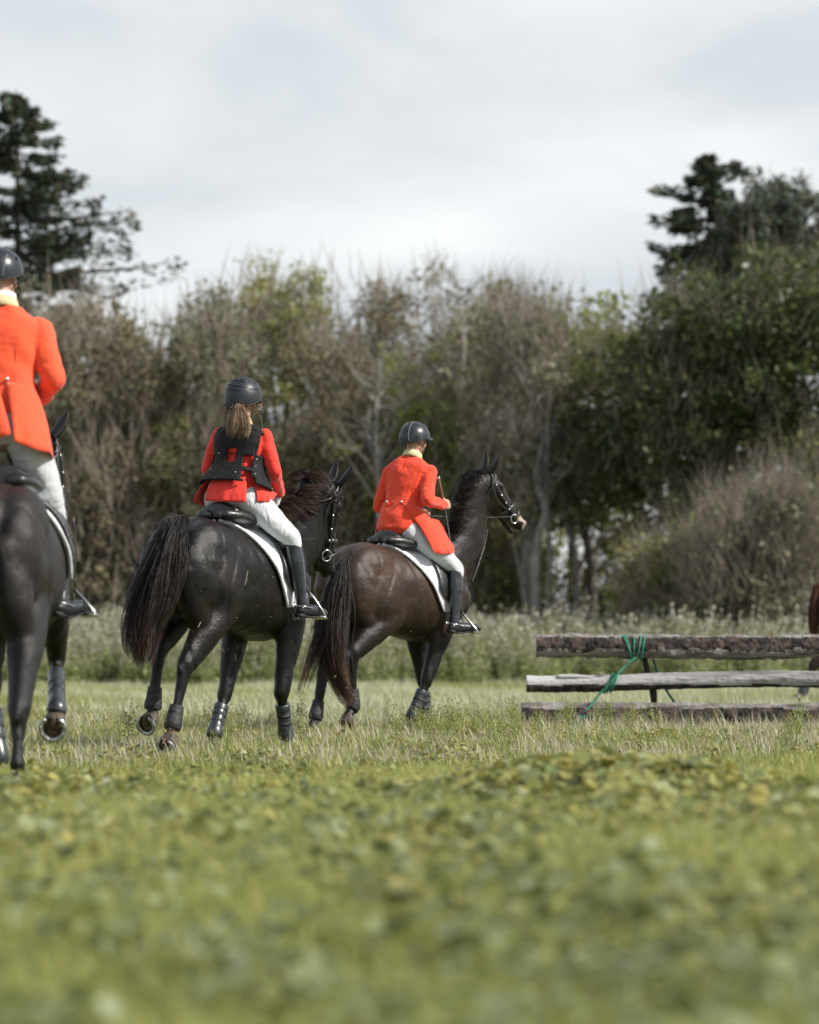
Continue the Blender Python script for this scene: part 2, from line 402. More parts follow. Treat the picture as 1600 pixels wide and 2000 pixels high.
for _ in range(12000):
    x, y = rnd_xy(3.6, 15.5)
    if npat(x, y, .8, 5.) > rs.uniform(-.7, .25): C3.add(x, y, rs.uniform(.55, 1.0) * (1.05 + .9 * npat(x, y, .42, 20.)), rs.randrange(4))
def leafzone(x, y):
    px = 800 + FPX * x / y; v = (.10 if y > 11 else .04) + .75 * npat(x, y, 1.1, 7.) + .55 * npat(x, y, .42, 20.)
    if 10 < y < 15.8: v += .55 * max(0, min(1, (640 - px) / 260)) * max(0, 1 - abs(y - 13.2) / 3.2)
    if y > 13.9 and px < 130: v -= 1.5
    v += .16 * math.sin(x * 2.3 + y) + .12 * math.sin(y * 2.1 - x)
    if 8.5 < y < 15.0: v += .85 * max(0, 1 - ((px - 1230) / 330) ** 2) * min(1, max(0, (y - 9) / 1.5))
    if y > 15.6: v -= .45 * (y - 15.6)
    return v
for _ in range(17000):
    x, y = rnd_xy(3.6, 18); v = leafzone(x, y)
    if v > rs.random() * .85:
        px = 800 + FPX * x / y; tall = (1.0 if y < 15.5 else .62) + .42 * max(0, 1 - ((px - 1240) / 300) ** 2) * max(0, 1 - abs(y - 12.9) / 2.0)
        C4.add(x, y, rs.uniform(.45, 1.0) * tall * (.75 + .3 * max(0, v)) * (.85 if y > 12 and px < 900 else 1), rs.randrange(5))
for _ in range(9000):
    x, y = rnd_xy(25, 50); px = 800 + FPX * x / y
    if y < 27.4 and px > 960: continue
    if npat(x, y, .35, 1.) + (.25 if px > 650 else -.05) > rs.uniform(-.35, .45): C5.add(x, y, rs.uniform(.6, 1.2), rs.randrange(3))
for _ in range(5600):
    x, y = rnd_xy(46.5, 62)
    fe = 48.6 + 2.6 * npat(x, 0, .45, 4.) + 1.2 * npat(x, 0, 1.6, 6.)
    if y < fe: continue
    C6.add(x, y, rs.uniform(.62, 1.08) * (.45 + .55 * min(1, (y - fe) / 2.2)) * (1.0 + .18 * npat(x, y, .25, 8.)), rs.randrange(5))
for _ in range(1500):
    x, y = rnd_xy(18, 27)
    px = 800 + FPX * x / y; k_ = max(0, 1 - ((px - 900) / 120) ** 2) * max(0, 1 - abs(y - 23.) / 2) + max(0, 1 - ((px - 1240) / 200) ** 2) * max(0, 1 - abs(y - 25.6) / 1.2)
    if y > 24 and px > 960 and rs.random() < .6: continue
    if rs.random() < .12 + k_: C7.add(x, y, rs.uniform(.7, 1.3), rs.randrange(3))
for _ in range(2600):
    x, y = rnd_xy(3.6, 12.5)
    if npat(x, y, 1.7, 12.) > rs.uniform(-.5, .45): C8.add(x, y, rs.uniform(.6, 1.25), rs.randrange(3))
for _ in range(2200):                       # low rosettes among the stubble round the hooves
    x, y = rnd_xy(15.5, 25.5)
    if y > 22.6 and 800 + FPX * x / y > 960: continue
    if npat(x, y, 1.3, 41.) > .02: C4.add(x, y, rs.uniform(.28, .62), rs.choice((0, 1, 4, 4)))
C8.build('near_weeds', bigleaf, 'mixed pale and dark leafy weeds in the near meadow', 'weeds', 8)
C1.build('meadow_grass', short, 'short green grass covering the meadow', 'grass', 1)
C2.build('stubble', straw, 'pale straw stubble standing in the mown grass', 'stubble', 2)
C3.build('soft_grass', soft, 'soft longer grass in the near meadow', 'grass', 3)
C4.build('leafy_ground_cover', leafy, 'round leaved green plants spreading over the near meadow', 'ground cover', 4)
C5.build('bleached_grass', dry, 'bleached dry grass on the far meadow', 'grass', 5)
C6.build('tall_weeds', weeds, 'tall pale weeds growing along the foot of the hedge', 'weeds', 6)
C7.build('seed_sprigs', sprigs, 'thin green seed sprigs standing in the mown grass', 'weeds', 7)

# ================================================================== log jump
M['bark'] = mat('rough bark', (.012, .009, .008), (.11, .078, .066), .92, 13, 1.0, 34, detail=9, pos=(.42, .72))
M['greywood'] = mat('weathered grey wood', (.13, .125, .125), (.50, .49, .50), .85, 9, .7, 40, stretch=(.12, 1, 1), detail=8)
M['endgrain'] = mat('pale sawn wood', (.42, .37, .30), (.55, .50, .44), .85, 14, .5, 50)
M['darkiron'] = mat('dark post', (.012, .011, .010), (.03, .025, .022), .7, 10, .4, 40)
M['rope'] = mat('green twine', (.012, .22, .145), (.02, .36, .24), .65, 30, .4, 90)
M['strapm'] = mat('green webbing', (.025, .15, .085), (.06, .26, .16), .75, 20, .4, 60)
yF = 27.1
lj = empty('log_jump', (at(1320, 1410, yF).x, yF, 0)); tag(lj, 'jump of three rough logs tied one above another with green twine', 'jump'); ROOTS[lj.name] = V(lj.location)
def log(pxa, ya, pxb, yb, r, Y, seed, mt, flat=0.0, rough_=.10, knots=()):
    a, c = at(pxa, ya, Y), at(pxb, yb, Y); rows = []; nseg, k = 420, 36; u = (c - a).normalized(); sd = V((0, 1, 0)); up = sd.cross(u) * -1; mi = []
    if up.z < 0: up = -up
    for i in range(nseg + 1):
        t = i / nseg; p = a.lerp(c, t) + up * .012 * math.sin(t * 7 + seed) ; ring = []
        for j in range(k):
            an = 2 * math.pi * j / k; q = V((math.cos(an), math.sin(an), 0)); L_ = (c - a).length * t
            f = 1 + rough_ * noise.noise(V((L_ * 3.5, q.x * 1.6 + seed, q.y * 1.6))) + rough_ * .9 * noise.noise(V((L_ * 14, q.x * 5 + seed, q.y * 5))) + rough_ * .6 * noise.noise(V((L_ * 34, q.x * 12 + seed, q.y * 12)))
            yy, zz = q.x * r * f, q.y * r * f
            if flat and zz < -r * flat and yy < .3 * r: zz = -r * flat + (zz + r * flat) * .25
            ring.append(p + sd * yy + up * zz)
        rows.append(ring)
    b = MB(); b.rings(rows); o = part('log', b, mt, lj, off=V(lj.location)); return o
l1 = log(1047, 1265, 1790, 1262, .112, yF + .05, 1.0, M['bark'], .72, .15)
def two_tone(o, mts, fn):
    me = o.data
    for q in mts: me.materials.append(q)
    mi = [fn(p.center, p.normal, i) for i, p in enumerate(me.polygons)]; me.polygons.foreach_set('material_index', mi)
M['hewn'] = mat('hewn greyish face', (.05, .04, .036), (.27, .25, .24), .88, 16, .9, 40, stretch=(.25, 1, 1), detail=9, pos=(.3, .6))
zc1 = at(1300, 1265, yF).z - 0.0
two_tone(l1, [M['hewn'], M['endgrain']], lambda c, n, i: 2 if n.x < -.85 else (1 if (c.z < zc1 - .022 + .05 * noise.noise(V((c.x * 4, 0, 5))) + .03 * noise.noise(V((c.x * 17, 3, c.z * 30))) and n.y < .3 or c.z > zc1 + .098) else 0))
l2 = log(1028, 1335, 1790, 1326, .080, yF, 4.0, M['greywood'], .7, .07)
zc2 = at(1300, 1333, yF).z
two_tone(l2, [M['bark'], M['endgrain']], lambda c, n, i: 2 if n.x < -.9 else (1 if c.z < zc2 - .020 + .02 * noise.noise(V((c.x * 3, 2, 5))) else 0))  # dark bark colour on the lower half paints in the shade under the log
b = MB(); q0, q1 = at(1090, 1322, yF - .02), at(1162, 1324, yF - .02)
b.tube([q0, q0.lerp(q1, .5) + V((0, 0, .006)), q1], [(.022, .05), (.024, .05), (.010, .03)], side=(0, 1, 0), seg=8); part('split_bark', b, M['greywood'], lj, off=V(lj.location))
b = MB(); b.add([at(1177, 1320, yF - .05), at(1183, 1318, yF - .05), at(1175, 1312, yF - .06), at(1170, 1314, yF - .06), at(1177, 1320, yF - .03), at(1183, 1318, yF - .03), at(1175, 1312, yF - .04), at(1170, 1314, yF - .04)], [(0, 1, 2, 3), (7, 6, 5, 4), (0, 4, 5, 1), (1, 5, 6, 2), (2, 6, 7, 3), (3, 7, 4, 0)]); part('splinter', b, M['endgrain'], lj, False, off=V(lj.location))
l3 = log(1018, 1396, 1790, 1392, .104, yF - .03, 7.0, M['bark'], 0, .13)
zc3 = at(1300, 1402, yF).z
two_tone(l3, [M['hewn'], M['endgrain']], lambda c, n, i: 2 if n.x < -.9 else (1 if c.z > zc3 + .092 + .03 * noise.noise(V((c.x * 3, 1, 2))) else 0))
b = MB(); b.tube([at(1257, 1270, yF + .20), at(1266, 1320, yF + .17), at(1276, 1350, yF + .14), at(1278, 1392, yF + .13)], [(.030, .022), (.026, .022), (.036, .03), (.022, .02)], seg=10, n=5); part('post', b, M['darkiron'], lj, off=V(lj.location))
def loops(c_px, c_py, Y, r, xs, n_):
    for i, (dx0, dx1) in enumerate(xs):
        b = MB(); P = []; c = at(c_px, c_py, Y)
        for j in range(25):
            a = 2 * math.pi * j / 24; f = .5 - .5 * math.sin(a); P.append(V((c.x + dx1 + (dx0 - dx1) * (1 - f), c.y - math.cos(a) * r, c.z + math.sin(a) * r)))
        b.tube(P, [.0058] * 25, n=1, seg=7, cap=False, round_ends=False); part('twine', b, M['rope'], lj, off=V(lj.location))
loops(1240, 1265, yF + .05, .124, [(-.115, -.02), (-.09, -.03), (-.01, -.02), (.055, .01), (.09, .05)], 5)
loops(1192, 1335, yF, .090, [(.02, -.05), (.055, -.03), (.075, .0), (.04, -.065)], 4)
loops(1135, 1402, yF - .03, .104, [(.0, -.05), (.025, -.03), (.05, -.01), (.065, -.02)], 4)
for P in ([(1242, 1285, -.07), (1222, 1300, -.08), (1205, 1318, -.11), (1190, 1336, -.11), (1172, 1355, -.10), (1152, 1380, -.12), (1136, 1392, -.13)], [(1276, 1288, .20), (1284, 1312, .16), (1300, 1345, .12), (1324, 1382, .12)]):
    b = MB(); b.tube([at(x, y, yF + d) for x, y, d in P], [(.004, .012)] * len(P), side=(1, 0, .6), n=4, seg=8); part('webbing_strap', b, M['strapm'], lj, off=V(lj.location))

# ================================================================== trees
BK = {'brown': mat('brown bark', (.10, .085, .07), (.21, .19, .165), .9, 8, .8, 30), 'pale': mat('pale grey bark', (.20, .19, .17), (.36, .35, .32), .9, 6, .6, 30), 'dark': mat('dark bark', (.020, .017, .014), (.05, .042, .035), .9, 8, .8, 30),
      'twig': mat('grey brown twigs', (.16, .135, .105), (.31, .265, .21), .9, .6, 0)}
LF = {'olive': leaf_mat('olive leaves', [(0.234, 0.268, 0.078), (0.328, 0.345, 0.103), (0.176, 0.216, 0.066), (0.446, 0.411, 0.149), (0.272, 0.296, 0.090)], .5, .42),
      'brown': leaf_mat('brown autumn leaves', [(0.171, 0.153, 0.087), (0.217, 0.189, 0.112), (0.148, 0.158, 0.079), (0.262, 0.195, 0.123), (0.194, 0.195, 0.106)], .6, .40),
      'grey': leaf_mat('grey brown leaves', [(0.171, 0.176, 0.100), (0.228, 0.229, 0.145), (0.137, 0.150, 0.079), (0.285, 0.281, 0.190), (0.194, 0.178, 0.112)], .6, .40),
      'green': leaf_mat('dark green leaves', [(0.060, 0.086, 0.028), (0.095, 0.118, 0.035), (0.043, 0.068, 0.024), (0.138, 0.152, 0.047), (0.071, 0.096, 0.032)], .42, .36),
      'mid': leaf_mat('mid green leaves', [(0.203, 0.243, 0.071), (0.296, 0.323, 0.095), (0.147, 0.196, 0.060), (0.368, 0.376, 0.124)], .45, .42),
      'spruce': leaf_mat('spruce needles', [(0.045, 0.071, 0.046), (0.067, 0.097, 0.059), (0.034, 0.055, 0.038), (0.090, 0.113, 0.063), (0.157, 0.101, 0.063)], .6, .10)}
def npr(seed): return np.random.RandomState(seed)
def leaf_quads(C, size, rg, up=.3, aspect=.6):
    n = len(C); nr = rg.normal(0, 1, (n, 3)); nr[:, 2] += up; nr /= np.linalg.norm(nr, axis=1)[:, None] + 1e-9
    d = rg.normal(0, 1, (n, 3)); d -= nr * (d * nr).sum(1)[:, None]; d /= np.linalg.norm(d, axis=1)[:, None] + 1e-9; e = np.cross(nr, d)
    s = (size * rg.uniform(.6, 1.35, n))[:, None]
    v = np.stack([C - d * s, C + e * s * aspect + nr * s * .12, C + d * s, C - e * s * aspect + nr * s * .12], 1).reshape(-1, 3)
    return v
def quad_mesh(name, V_, mt, rg, k=4):
    n = len(V_) // k; me = bpy.data.meshes.new(name); me.vertices.add(len(V_)); me.vertices.foreach_set('co', V_.astype('f').ravel())
    me.loops.add(n * k); me.loops.foreach_set('vertex_index', np.arange(n * k, dtype='i')); me.polygons.add(n)
    me.polygons.foreach_set('loop_start', np.arange(0, n * k, k, dtype='i')); me.polygons.foreach_set('loop_total', np.full(n, k, 'i')); me.update(calc_edges=True)
    a = me.attributes.new('rnd', 'FLOAT', 'FACE'); a.data.foreach_set('value', rg.uniform(0, .999, n).astype('f')); me.materials.append(mt); return me
def twig_cones(P, D, Ln, r):
    """slender three sided twigs"""
    n = len(P); D = D / (np.linalg.norm(D, axis=1)[:, None] + 1e-9); a = np.cross(D, np.array([.3, .9, .2])); a /= np.linalg.norm(a, axis=1)[:, None] + 1e-9; b = np.cross(D, a); tip = P + D * Ln[:, None]
    r = r[:, None]; c = [P + a * r, P - a * r * .5 + b * r * .87, P - a * r * .5 - b * r * .87]
    return np.stack([c[0], c[1], tip, c[1], c[2], tip, c[2], c[0], tip], 1).reshape(-1, 3)
def tree(name, label, px, Y, outline, trunk, bark='brown', leaf='olive', nclump=40, cr=.75, per=170, lsize=.075, twigs=26, twl=.8, seed=1, depth=2.0, group=None, cat='tree', nbranch=14, holes=.0, low=None, stems=1, upw=1.2, twr=.011):
    """crown spread through the outline (pixel column -> top, bottom rows at distance Y), trunk with limbs to its clumps"""
    rg = npr(seed); base = at(px, 1268, Y); base.z = -.05; root = empty(name, base); tag(root, label, cat, group); ROOTS[root.name] = V(base)
    xs = np.array([o[0] for o in outline], float); tp = np.array([o[1] for o in outline], float); bt = np.array([o[2] for o in outline], float)
    C = []; tries = 0
    while len(C) < nclump and tries < nclump * 40:
        tries += 1; x = rg.uniform(xs[0], xs[-1]); t_, b_ = np.interp(x, xs, tp) + .45 * cr * FPX / Y, np.interp(x, xs, bt); u = rg.uniform(0, 1); y = t_ + (b_ - t_) * u ** 1.15
        edge = min(1, min(x - xs[0], xs[-1] - x) / (0.5 * (xs[-1] - xs[0]) + 1e-6) * 2.2); dd = rg.uniform(-1, 1) * depth * math.sqrt(edge + .05)
        p = at(x, y, Y + dd)
        if holes and noise.noise(V((x * .012 + seed, y * .012, 1.7))) > .42 - holes: continue
        if min([(p - V(q)).length for q in C[-30:]] or [9]) < cr * .45: continue
        C.append(tuple(p))
    C = np.array(C); off = np.array(base)
    L_ = []; T_ = []
    for c in C:
        k = max(8, int(per * rg.uniform(.5, 1.3))); r = cr * rg.uniform(.6, 1.2); q = rg.normal(0, .5, (k, 3)) * np.array([r, r, r * .72])
        sub = rg.normal(0, .55, (7, 3)) * r; q = q * .45 + sub[rg.randint(0, 7, k)] ; L_.append(c + q)
        kt = int(twigs * rg.uniform(.5, 1.4))
        if kt: P = c + rg.normal(0, .45, (kt, 3)) * r; D = rg.normal(0, .55, (kt, 3)) + (c - off - np.array([0, 0, 2.0])) * .06; D[:, 2] += upw; T_.append((P, D, rg.uniform(.5, 1.3, kt) * twl))
    Lp = np.concatenate(L_) - off
    o = bpy.data.objects.new('crown', quad_mesh('crown', leaf_quads(Lp, lsize, rg), LF[leaf], rg)); link(o, root)
    if T_:
        P = np.concatenate([t[0] for t in T_]) - off; D = np.concatenate([t[1] for t in T_]); Ln = np.concatenate([t[2] for t in T_])
        o = bpy.data.objects.new('twigs', quad_mesh('twigs', twig_cones(P, D, Ln, rg.uniform(.7, 1.4, len(P)) * twr), BK['twig'], rg, 3)); link(o, root)
    # trunks and limbs
    rr = random.Random(seed); tops = []
    for si in range(stems):
        b = MB(); pts = [V(p) for p in trunk] if si == 0 else None
        if pts is None:
            j = C[rg.randint(len(C))]; p0 = V(base) + V((rr.uniform(-.5, .5), rr.uniform(-.4, .4), 0)); e = V(j); pts = [p0, p0.lerp(e, .3) + V((rr.gauss(0, .2), 0, .3)), p0.lerp(e, .65) + V((rr.gauss(0, .2), 0, .3)), e]
        h = (pts[-1] - pts[0]).length; r0 = .016 * h + .03 if si == 0 else .008 * h + .02
        b.tube(pts, [r0 * (1 - .75 * i / (len(pts) - 1)) for i in range(len(pts))], n=5, seg=8); part('trunk', b, BK[bark], root, off=V(base)); tops.append((pts, r0))
    b = MB()
    for i in rg.permutation(len(C))[:nbranch]:
        c = V(C[i]); pts, r0 = tops[rr.randrange(len(tops))]; P, W = smooth_path(pts, [(1,)] * len(pts), 5); P = [V(p) for p in P]
        k = min(range(len(P)), key=lambda q: abs(P[q].z - (c.z - .35 * (c - P[q]).length)) + .1 * (c - P[q]).length); s0 = P[k]; m = s0.lerp(c, .5) + V((rr.gauss(0, .15), rr.gauss(0, .15), -.12 * (c - s0).length + rr.gauss(0, .15)))
        rb = max(.018, r0 * .38 * (1 - k / len(P) * .6)); b.tube([s0, m, c, c + (c - m) * .35 + V((0, 0, .2))], [rb, rb * .65, rb * .35, rb * .12], n=4, seg=6)
    if b.v: part('limbs', b, BK[bark], root, off=V(base))
    return root
def straight_trunk(px, Y, top_py, lean=0, bend=.15, seed=0):
    r_ = random.Random(seed); a = at(px, 1268, Y); a.z = -.05; t = at(px + lean, top_py, Y); return [a, a.lerp(t, .33) + V((r_.gauss(0, bend), r_.gauss(0, bend), 0)), a.lerp(t, .66) + V((r_.gauss(0, bend), r_.gauss(0, bend), 0)), t]
def conifer(name, label, px, Y, top_py, spread_px, seed, levels=26, droop=.25, long_=(), dens=1.0, leaf='spruce', start=.12, powr=.8, clump=1.0, side=None, dr_=(-1.6, 2.2), nb=(4, 5, 6)):
    rg = npr(seed); rr = random.Random(seed); base = at(px, 1268, Y); base.z = -.05; top = at(px, top_py, Y); h = top.z - base.z; root = empty(name, base); tag(root, label, 'tree'); ROOTS[root.name] = V(base)
    b = MB(); b.tube([base, base.lerp(top, .5) + V((.06, 0, 0)), top], [.012 * h + .05, .008 * h + .03, .01], n=6, seg=8); part('trunk', b, BK['dark'], root, off=V(base))
    br = MB(); CN = []; DN = []; Rm = spread_px / FPX * Y
    def branch(z, L, az, dr):
        p0 = V((base.x, base.y, base.z + z)); d = V((math.cos(az), math.sin(az), 0)); P = [p0, p0 + d * L * .4 + V((0, 0, -dr * L * .30)), p0 + d * L * .75 + V((0, 0, -dr * L * .45)), p0 + d * L + V((0, 0, -dr * L * .35 + .06 * L))]
        br.tube(P, [.012 * L + .012, .009 * L + .009, .006 * L + .006, .004], n=4, seg=5)
        Q, _ = smooth_path(P, [(1,)] * 4, 8)
        for i, q in enumerate(Q):
            t = i / (len(Q) - 1)
            if t < .12: continue
            for s_ in range(int(7 * dens)):
                lat = rr.uniform(-1, 1) * .30 * L * (1 - t * .75) * clump + rr.gauss(0, .05); sd = V((-d.y, d.x, 0)); c = V(q) + sd * lat + d * abs(lat) * .5 + V((0, 0, rr.uniform(-.30, .07) * (.4 + .25 * L)))
                CN.append(tuple(c)); DN.append(tuple(d * .7 + sd * (1 if lat > 0 else -1) * rr.uniform(.2, 1.1) + V((0, 0, rr.uniform(-.5, .25)))))
    for i in range(levels):
        f = start + (1 - start) * (i + rr.uniform(0, .6)) / levels; z = h * f; L0 = Rm * (1 - f) ** powr
        for j in range(rr.choice(nb)):
            az = rr.random() * 6.283; L = max(.15, L0 * rr.uniform(.35, 1.2))
            if side and math.cos(az) * side < -.2: L *= .7
            branch(z, L, az, droop * rr.uniform(*dr_) * (1 - .5 * f))
    for (z, L, az, dr) in long_: branch(z, L, az, dr)
    C = np.array(CN) - np.array(base); D = np.array(DN)
    if len(br.v): part('limbs', br, BK['dark'], root, off=V(base))
    n = len(C); D /= np.linalg.norm(D, axis=1)[:, None]; rnd = rg.normal(0, 1, (n, 3)); e = np.cross(D, rnd); e /= np.linalg.norm(e, axis=1)[:, None]; ln = rg.uniform(.10, .26, n)[:, None]; wd = rg.uniform(.03, .065, n)[:, None]
    v = np.stack([C - D * .04, C + D * ln * .4 + e * wd, C + D * ln, C + D * ln * .4 - e * wd], 1).reshape(-1, 3)
    o = bpy.data.objects.new('crown', quad_mesh('crown', v, LF[leaf], rg)); link(o, root); return root

# conifers
zL = lambda py, Y: at(0, py, Y).z
YS = 74.0
conifer('spruce', 'tall dark spruce at the left edge, highest tree, with long bare lower branches', 32, YS, 172, 250, 3, 46, .35, dens=.75, powr=.46, clump=1.25,
        long_=[(zL(545, YS), 4.1, -.1, -.16), (zL(470, YS), 2.95, .15, -.42), (zL(450, YS), 2.9, -.2, -.30), (zL(500, YS), 2.7, .1, -.34), (zL(520, YS), 3.0, -.3, -.2), (zL(400, YS), 2.0, .2, -.2), (zL(560, YS), 2.6, .3, -.05)])
conifer('fir', 'thin open fir with pointed top rising above the right hand trees', 1382, 78.0, 300, 262, 8, 34, .50, dens=.75, powr=.62, start=.55, dr_=(-2.6, .9), nb=(2, 3, 4), long_=[(zL(372, 78.), 1.35, 3.0, -.25), (zL(430, 78.), 1.4, 3.2, -.1), (zL(340, 78.), 1.1, .1, -.35), (zL(330, 78.), .9, .3, -.5)])
tree('pine', 'dense dark pine with broad rounded top near the right edge', 1530, 77.0, [(1415, 450, 600), (1450, 385, 640), (1500, 345, 700), (1540, 340, 700), (1585, 385, 700), (1640, 400, 700), (1700, 410, 700)], straight_trunk(1530, 77., 400), 'dark', 'spruce', 150, .60, 330, .075, 8, .5, 21, 2.2, holes=.03)
# hedge, left to right: (label, px, outline, leaf, bark)
HD_ = [
 ('brown grey leafless bush at the far left of the hedge, under the spruce', 20, 66, [(-90, 640, 1250), (-20, 600, 1250), (60, 612, 1250), (130, 650, 1250)], 'grey', 30, .9, 60, 60),
 ('grey brown twiggy bush directly behind the left rider\'s shoulder', 165, 64, [(70, 660, 1250), (120, 610, 1250), (180, 598, 1250), (240, 625, 1250), (280, 680, 1250)], 'brown', 60, .8, 110, 80),
 ('olive brown bush with rounded top between spruce and middle of the hedge', 300, 66, [(200, 650, 1250), (250, 596, 1250), (310, 572, 1250), (370, 585, 1250), (420, 640, 1250)], 'olive', 62, .8, 120, 80),
 ('pale green bush with low top, left of the woman rider\'s helmet', 415, 65, [(320, 680, 1250), (370, 600, 1250), (420, 582, 1250), (470, 600, 1250), (510, 660, 1250)], 'grey', 60, .8, 130, 70),
 ('olive tree with bare twigs on top, above the woman rider', 560, 69, [(450, 660, 1250), (490, 570, 1250), (540, 535, 1250), (600, 532, 1250), (650, 590, 1250), (690, 680, 1250)], 'olive', 74, .85, 150, 70),
 ('russet bush right of the woman rider\'s helmet', 650, 64, [(560, 720, 1250), (600, 660, 1250), (660, 640, 1250), (720, 660, 1250), (770, 740, 1250)], 'brown', 55, .8, 130, 80),
 ('brown thin leaved tree with open top above the tailcoated rider', 800, 69, [(700, 640, 1250), (740, 560, 1250), (780, 540, 1250), (850, 535, 1250), (900, 560, 1250), (930, 660, 1250)], 'brown', 66, .85, 130, 70),
 ('low olive bush behind the tailcoated rider', 820, 63, [(720, 800, 1250), (770, 740, 1250), (830, 730, 1250), (890, 760, 1250), (940, 840, 1250)], 'mid', 46, .8, 130, 80)]
for i, (lb, px, Y, ol, lf, nc, cr, per, tw) in enumerate(HD_):
    tree('hedge_tree', lb, px, Y, ol, straight_trunk(px, Y, ol[len(ol) // 2][1] + 120, 10, .2, i), 'brown', lf, int(nc * 1.15), cr * .9, int(per * 2.1), .062, int(tw * .34), 1.05, 100 + i, 1.8, 'trees and bushes of the hedge', holes=.10, nbranch=30, stems=6, upw=1.3, twr=.016)
# dense understorey behind, so that the lower hedge is closed
for i, (px, top, lb, lf) in enumerate(((60, 800, 'dark scrub behind the hedge under the spruce', 'brown'), (270, 760, 'dark scrub behind the hedge left of the woman rider', 'olive'), (470, 770, 'dark scrub behind the hedge directly behind the woman rider', 'olive'), (680, 760, 'dark scrub behind the hedge between the two middle riders', 'brown'), (880, 860, 'dark scrub behind the hedge under the pale forked tree', 'olive'))):
    w_ = 150; tree('scrub', lb, px, 71, [(px - w_, top + 90, 1255), (px - w_ * .5, top, 1255), (px + w_ * .5, top + 10, 1255), (px + w_, top + 100, 1255)], straight_trunk(px, 71, top + 150), 'brown', lf, 60, .9, 190, .085, 50, 1.0, 200 + i, 1.4, 'scrub behind the hedge', nbranch=8, stems=3)
# right half: taller, greener, with bare pale trunks and light between them
T_ = [
 ('pale barked tree with forked bare trunk and thin crown right of the bay horse\'s head', 1040, 62, [(930, 700, 900), (960, 560, 1000), (1010, 530, 1010), (1070, 550, 1000), (1110, 640, 960)], 'grey', 'pale', 44, .75, 95, 60, .10),
 ('green crowned tree above the left end of the log jump', 1150, 64, [(1010, 720, 900), (1050, 640, 960), (1110, 610, 1000), (1180, 600, 960), (1240, 640, 960), (1280, 700, 900)], 'mid', 'brown', 74, .8, 200, 30, .06),
 ('dark green ivy covered tree in front of the thin fir', 1330, 61, [(1220, 740, 900), (1280, 600, 1000), (1340, 560, 1030), (1400, 540, 1020), (1450, 590, 960), (1480, 700, 900)], 'green', 'pale', 84, .8, 230, 24, .05),
 ('big dark tree filling the right edge below the pine', 1540, 60, [(1400, 660, 800), (1450, 560, 840), (1520, 510, 880), (1600, 500, 900), (1700, 510, 930), (1790, 580, 930)], 'green', 'dark', 96, .85, 250, 20, .04),
 ('olive tree behind the pale forked tree', 980, 70, [(880, 700, 1080), (930, 600, 1080), (990, 560, 1060), (1060, 600, 1060), (1120, 680, 1050)], 'olive', 'brown', 50, .8, 120, 50, .12)]
for i, (lb, px, Y, ol, lf, bk, nc, cr, per, tw, ho) in enumerate(T_):
    tree('broadleaf_tree', lb, px, Y, ol, straight_trunk(px + (12, -8, 10, -20, 0)[i], Y, ol[len(ol) // 2][1] + 90, (-20, 10, -10, 20, 10)[i], .25, 30 + i), bk, lf, nc, cr, per, .080, tw, .9, 300 + i, 2.4, nbranch=26, stems=(3, 3, 2, 2, 3)[i], holes=ho)
for i, (px, Y, ol, lf, nc, lb) in enumerate((
    (1120, 67, [(1010, 960, 1190), (1060, 900, 1190), (1180, 900, 1190), (1230, 960, 1190)], 'olive', 66, 'loose leafy undergrowth with sky showing through, left of the dark bush'),
    (1260, 68, [(1170, 940, 1190), (1220, 890, 1190), (1330, 900, 1190), (1400, 960, 1190)], 'mid', 66, 'loose leafy undergrowth with sky showing through, right of the dark bush'),
    (1450, 66, [(1370, 820, 1100), (1420, 780, 1100), (1520, 790, 1100), (1560, 860, 1100)], 'mid', 60, 'loose green undergrowth behind the grey green shrub'))):
    tree('undergrowth', lb, px, Y, ol, straight_trunk(px, Y, 900, 5, .2, 80 + i), 'brown', lf, int(nc * .72), .45, 55, .075, 16, .8, 500 + i, 1.2, cat='bush', nbranch=14, stems=4, holes=.05)
# bare pale stems standing in the gaps
def bare(lb, pts, Y, seed, r0=.085):
    base = at(pts[0][0], 1268, Y); base.z = -.05; root = empty('bare_tree', base); tag(root, lb, 'tree', 'bare pale trees in the hedge gaps'); ROOTS[root.name] = V(base); P = [base] + [at(x, y, Y) for x, y in pts[1:]]; rr = random.Random(seed)
    b = MB(); b.tube(P, [r0 * (1 - .8 * i / (len(P) - 1)) for i in range(len(P))], n=5, seg=8); part('trunk', b, BK['pale'], root, off=V(base)); b = MB()
    for k in range(16):
        i = rr.randrange(1, len(P) - 1); s0 = P[i].lerp(P[i + 1], rr.random()); d = V((rr.gauss(0, .8), rr.gauss(0, .6), rr.uniform(.3, 1.2))).normalized(); L = rr.uniform(.5, 1.7); m = s0 + d * L * .5 + V((rr.gauss(0, .1), 0, -.05)); b.tube([s0, m, s0 + d * L], [.028, .017, .005], n=4, seg=5)
        for z in range(5): q = m.lerp(s0 + d * L, rr.random()); e = V((rr.gauss(0, .7), rr.gauss(0, .5), rr.uniform(.1, 1))).normalized(); b.tube([q, q + e * rr.uniform(.3, .7)], [.009, .003], n=1, seg=4)
    part('limbs', b, BK['pale'], root, off=V(base)); return root
bare('bare pale stem curving up right behind the bay horse\'s nose', [(1050, 1180), (1048, 1080), (1065, 1000), (1045, 930), (1060, 850), (1030, 760), (1010, 640)], 60.5, 1, .10)
bare('short bare pale stem leaning left near the bay horse\'s nose', [(1045, 1180), (1038, 1090), (1018, 1010), (1035, 950), (1040, 900)], 61.5, 2, .08)
bare('bare pale stem forking left of the log jump', [(1120, 1200), (1125, 1100), (1095, 1000), (1060, 900), (1075, 800)], 62.5, 3, .08)
bare('bare pale trunk leaning in front of the ivy covered tree', [(1345, 1200), (1340, 1000), (1318, 860), (1335, 740), (1352, 640), (1345, 580)], 60.3, 4, .065)
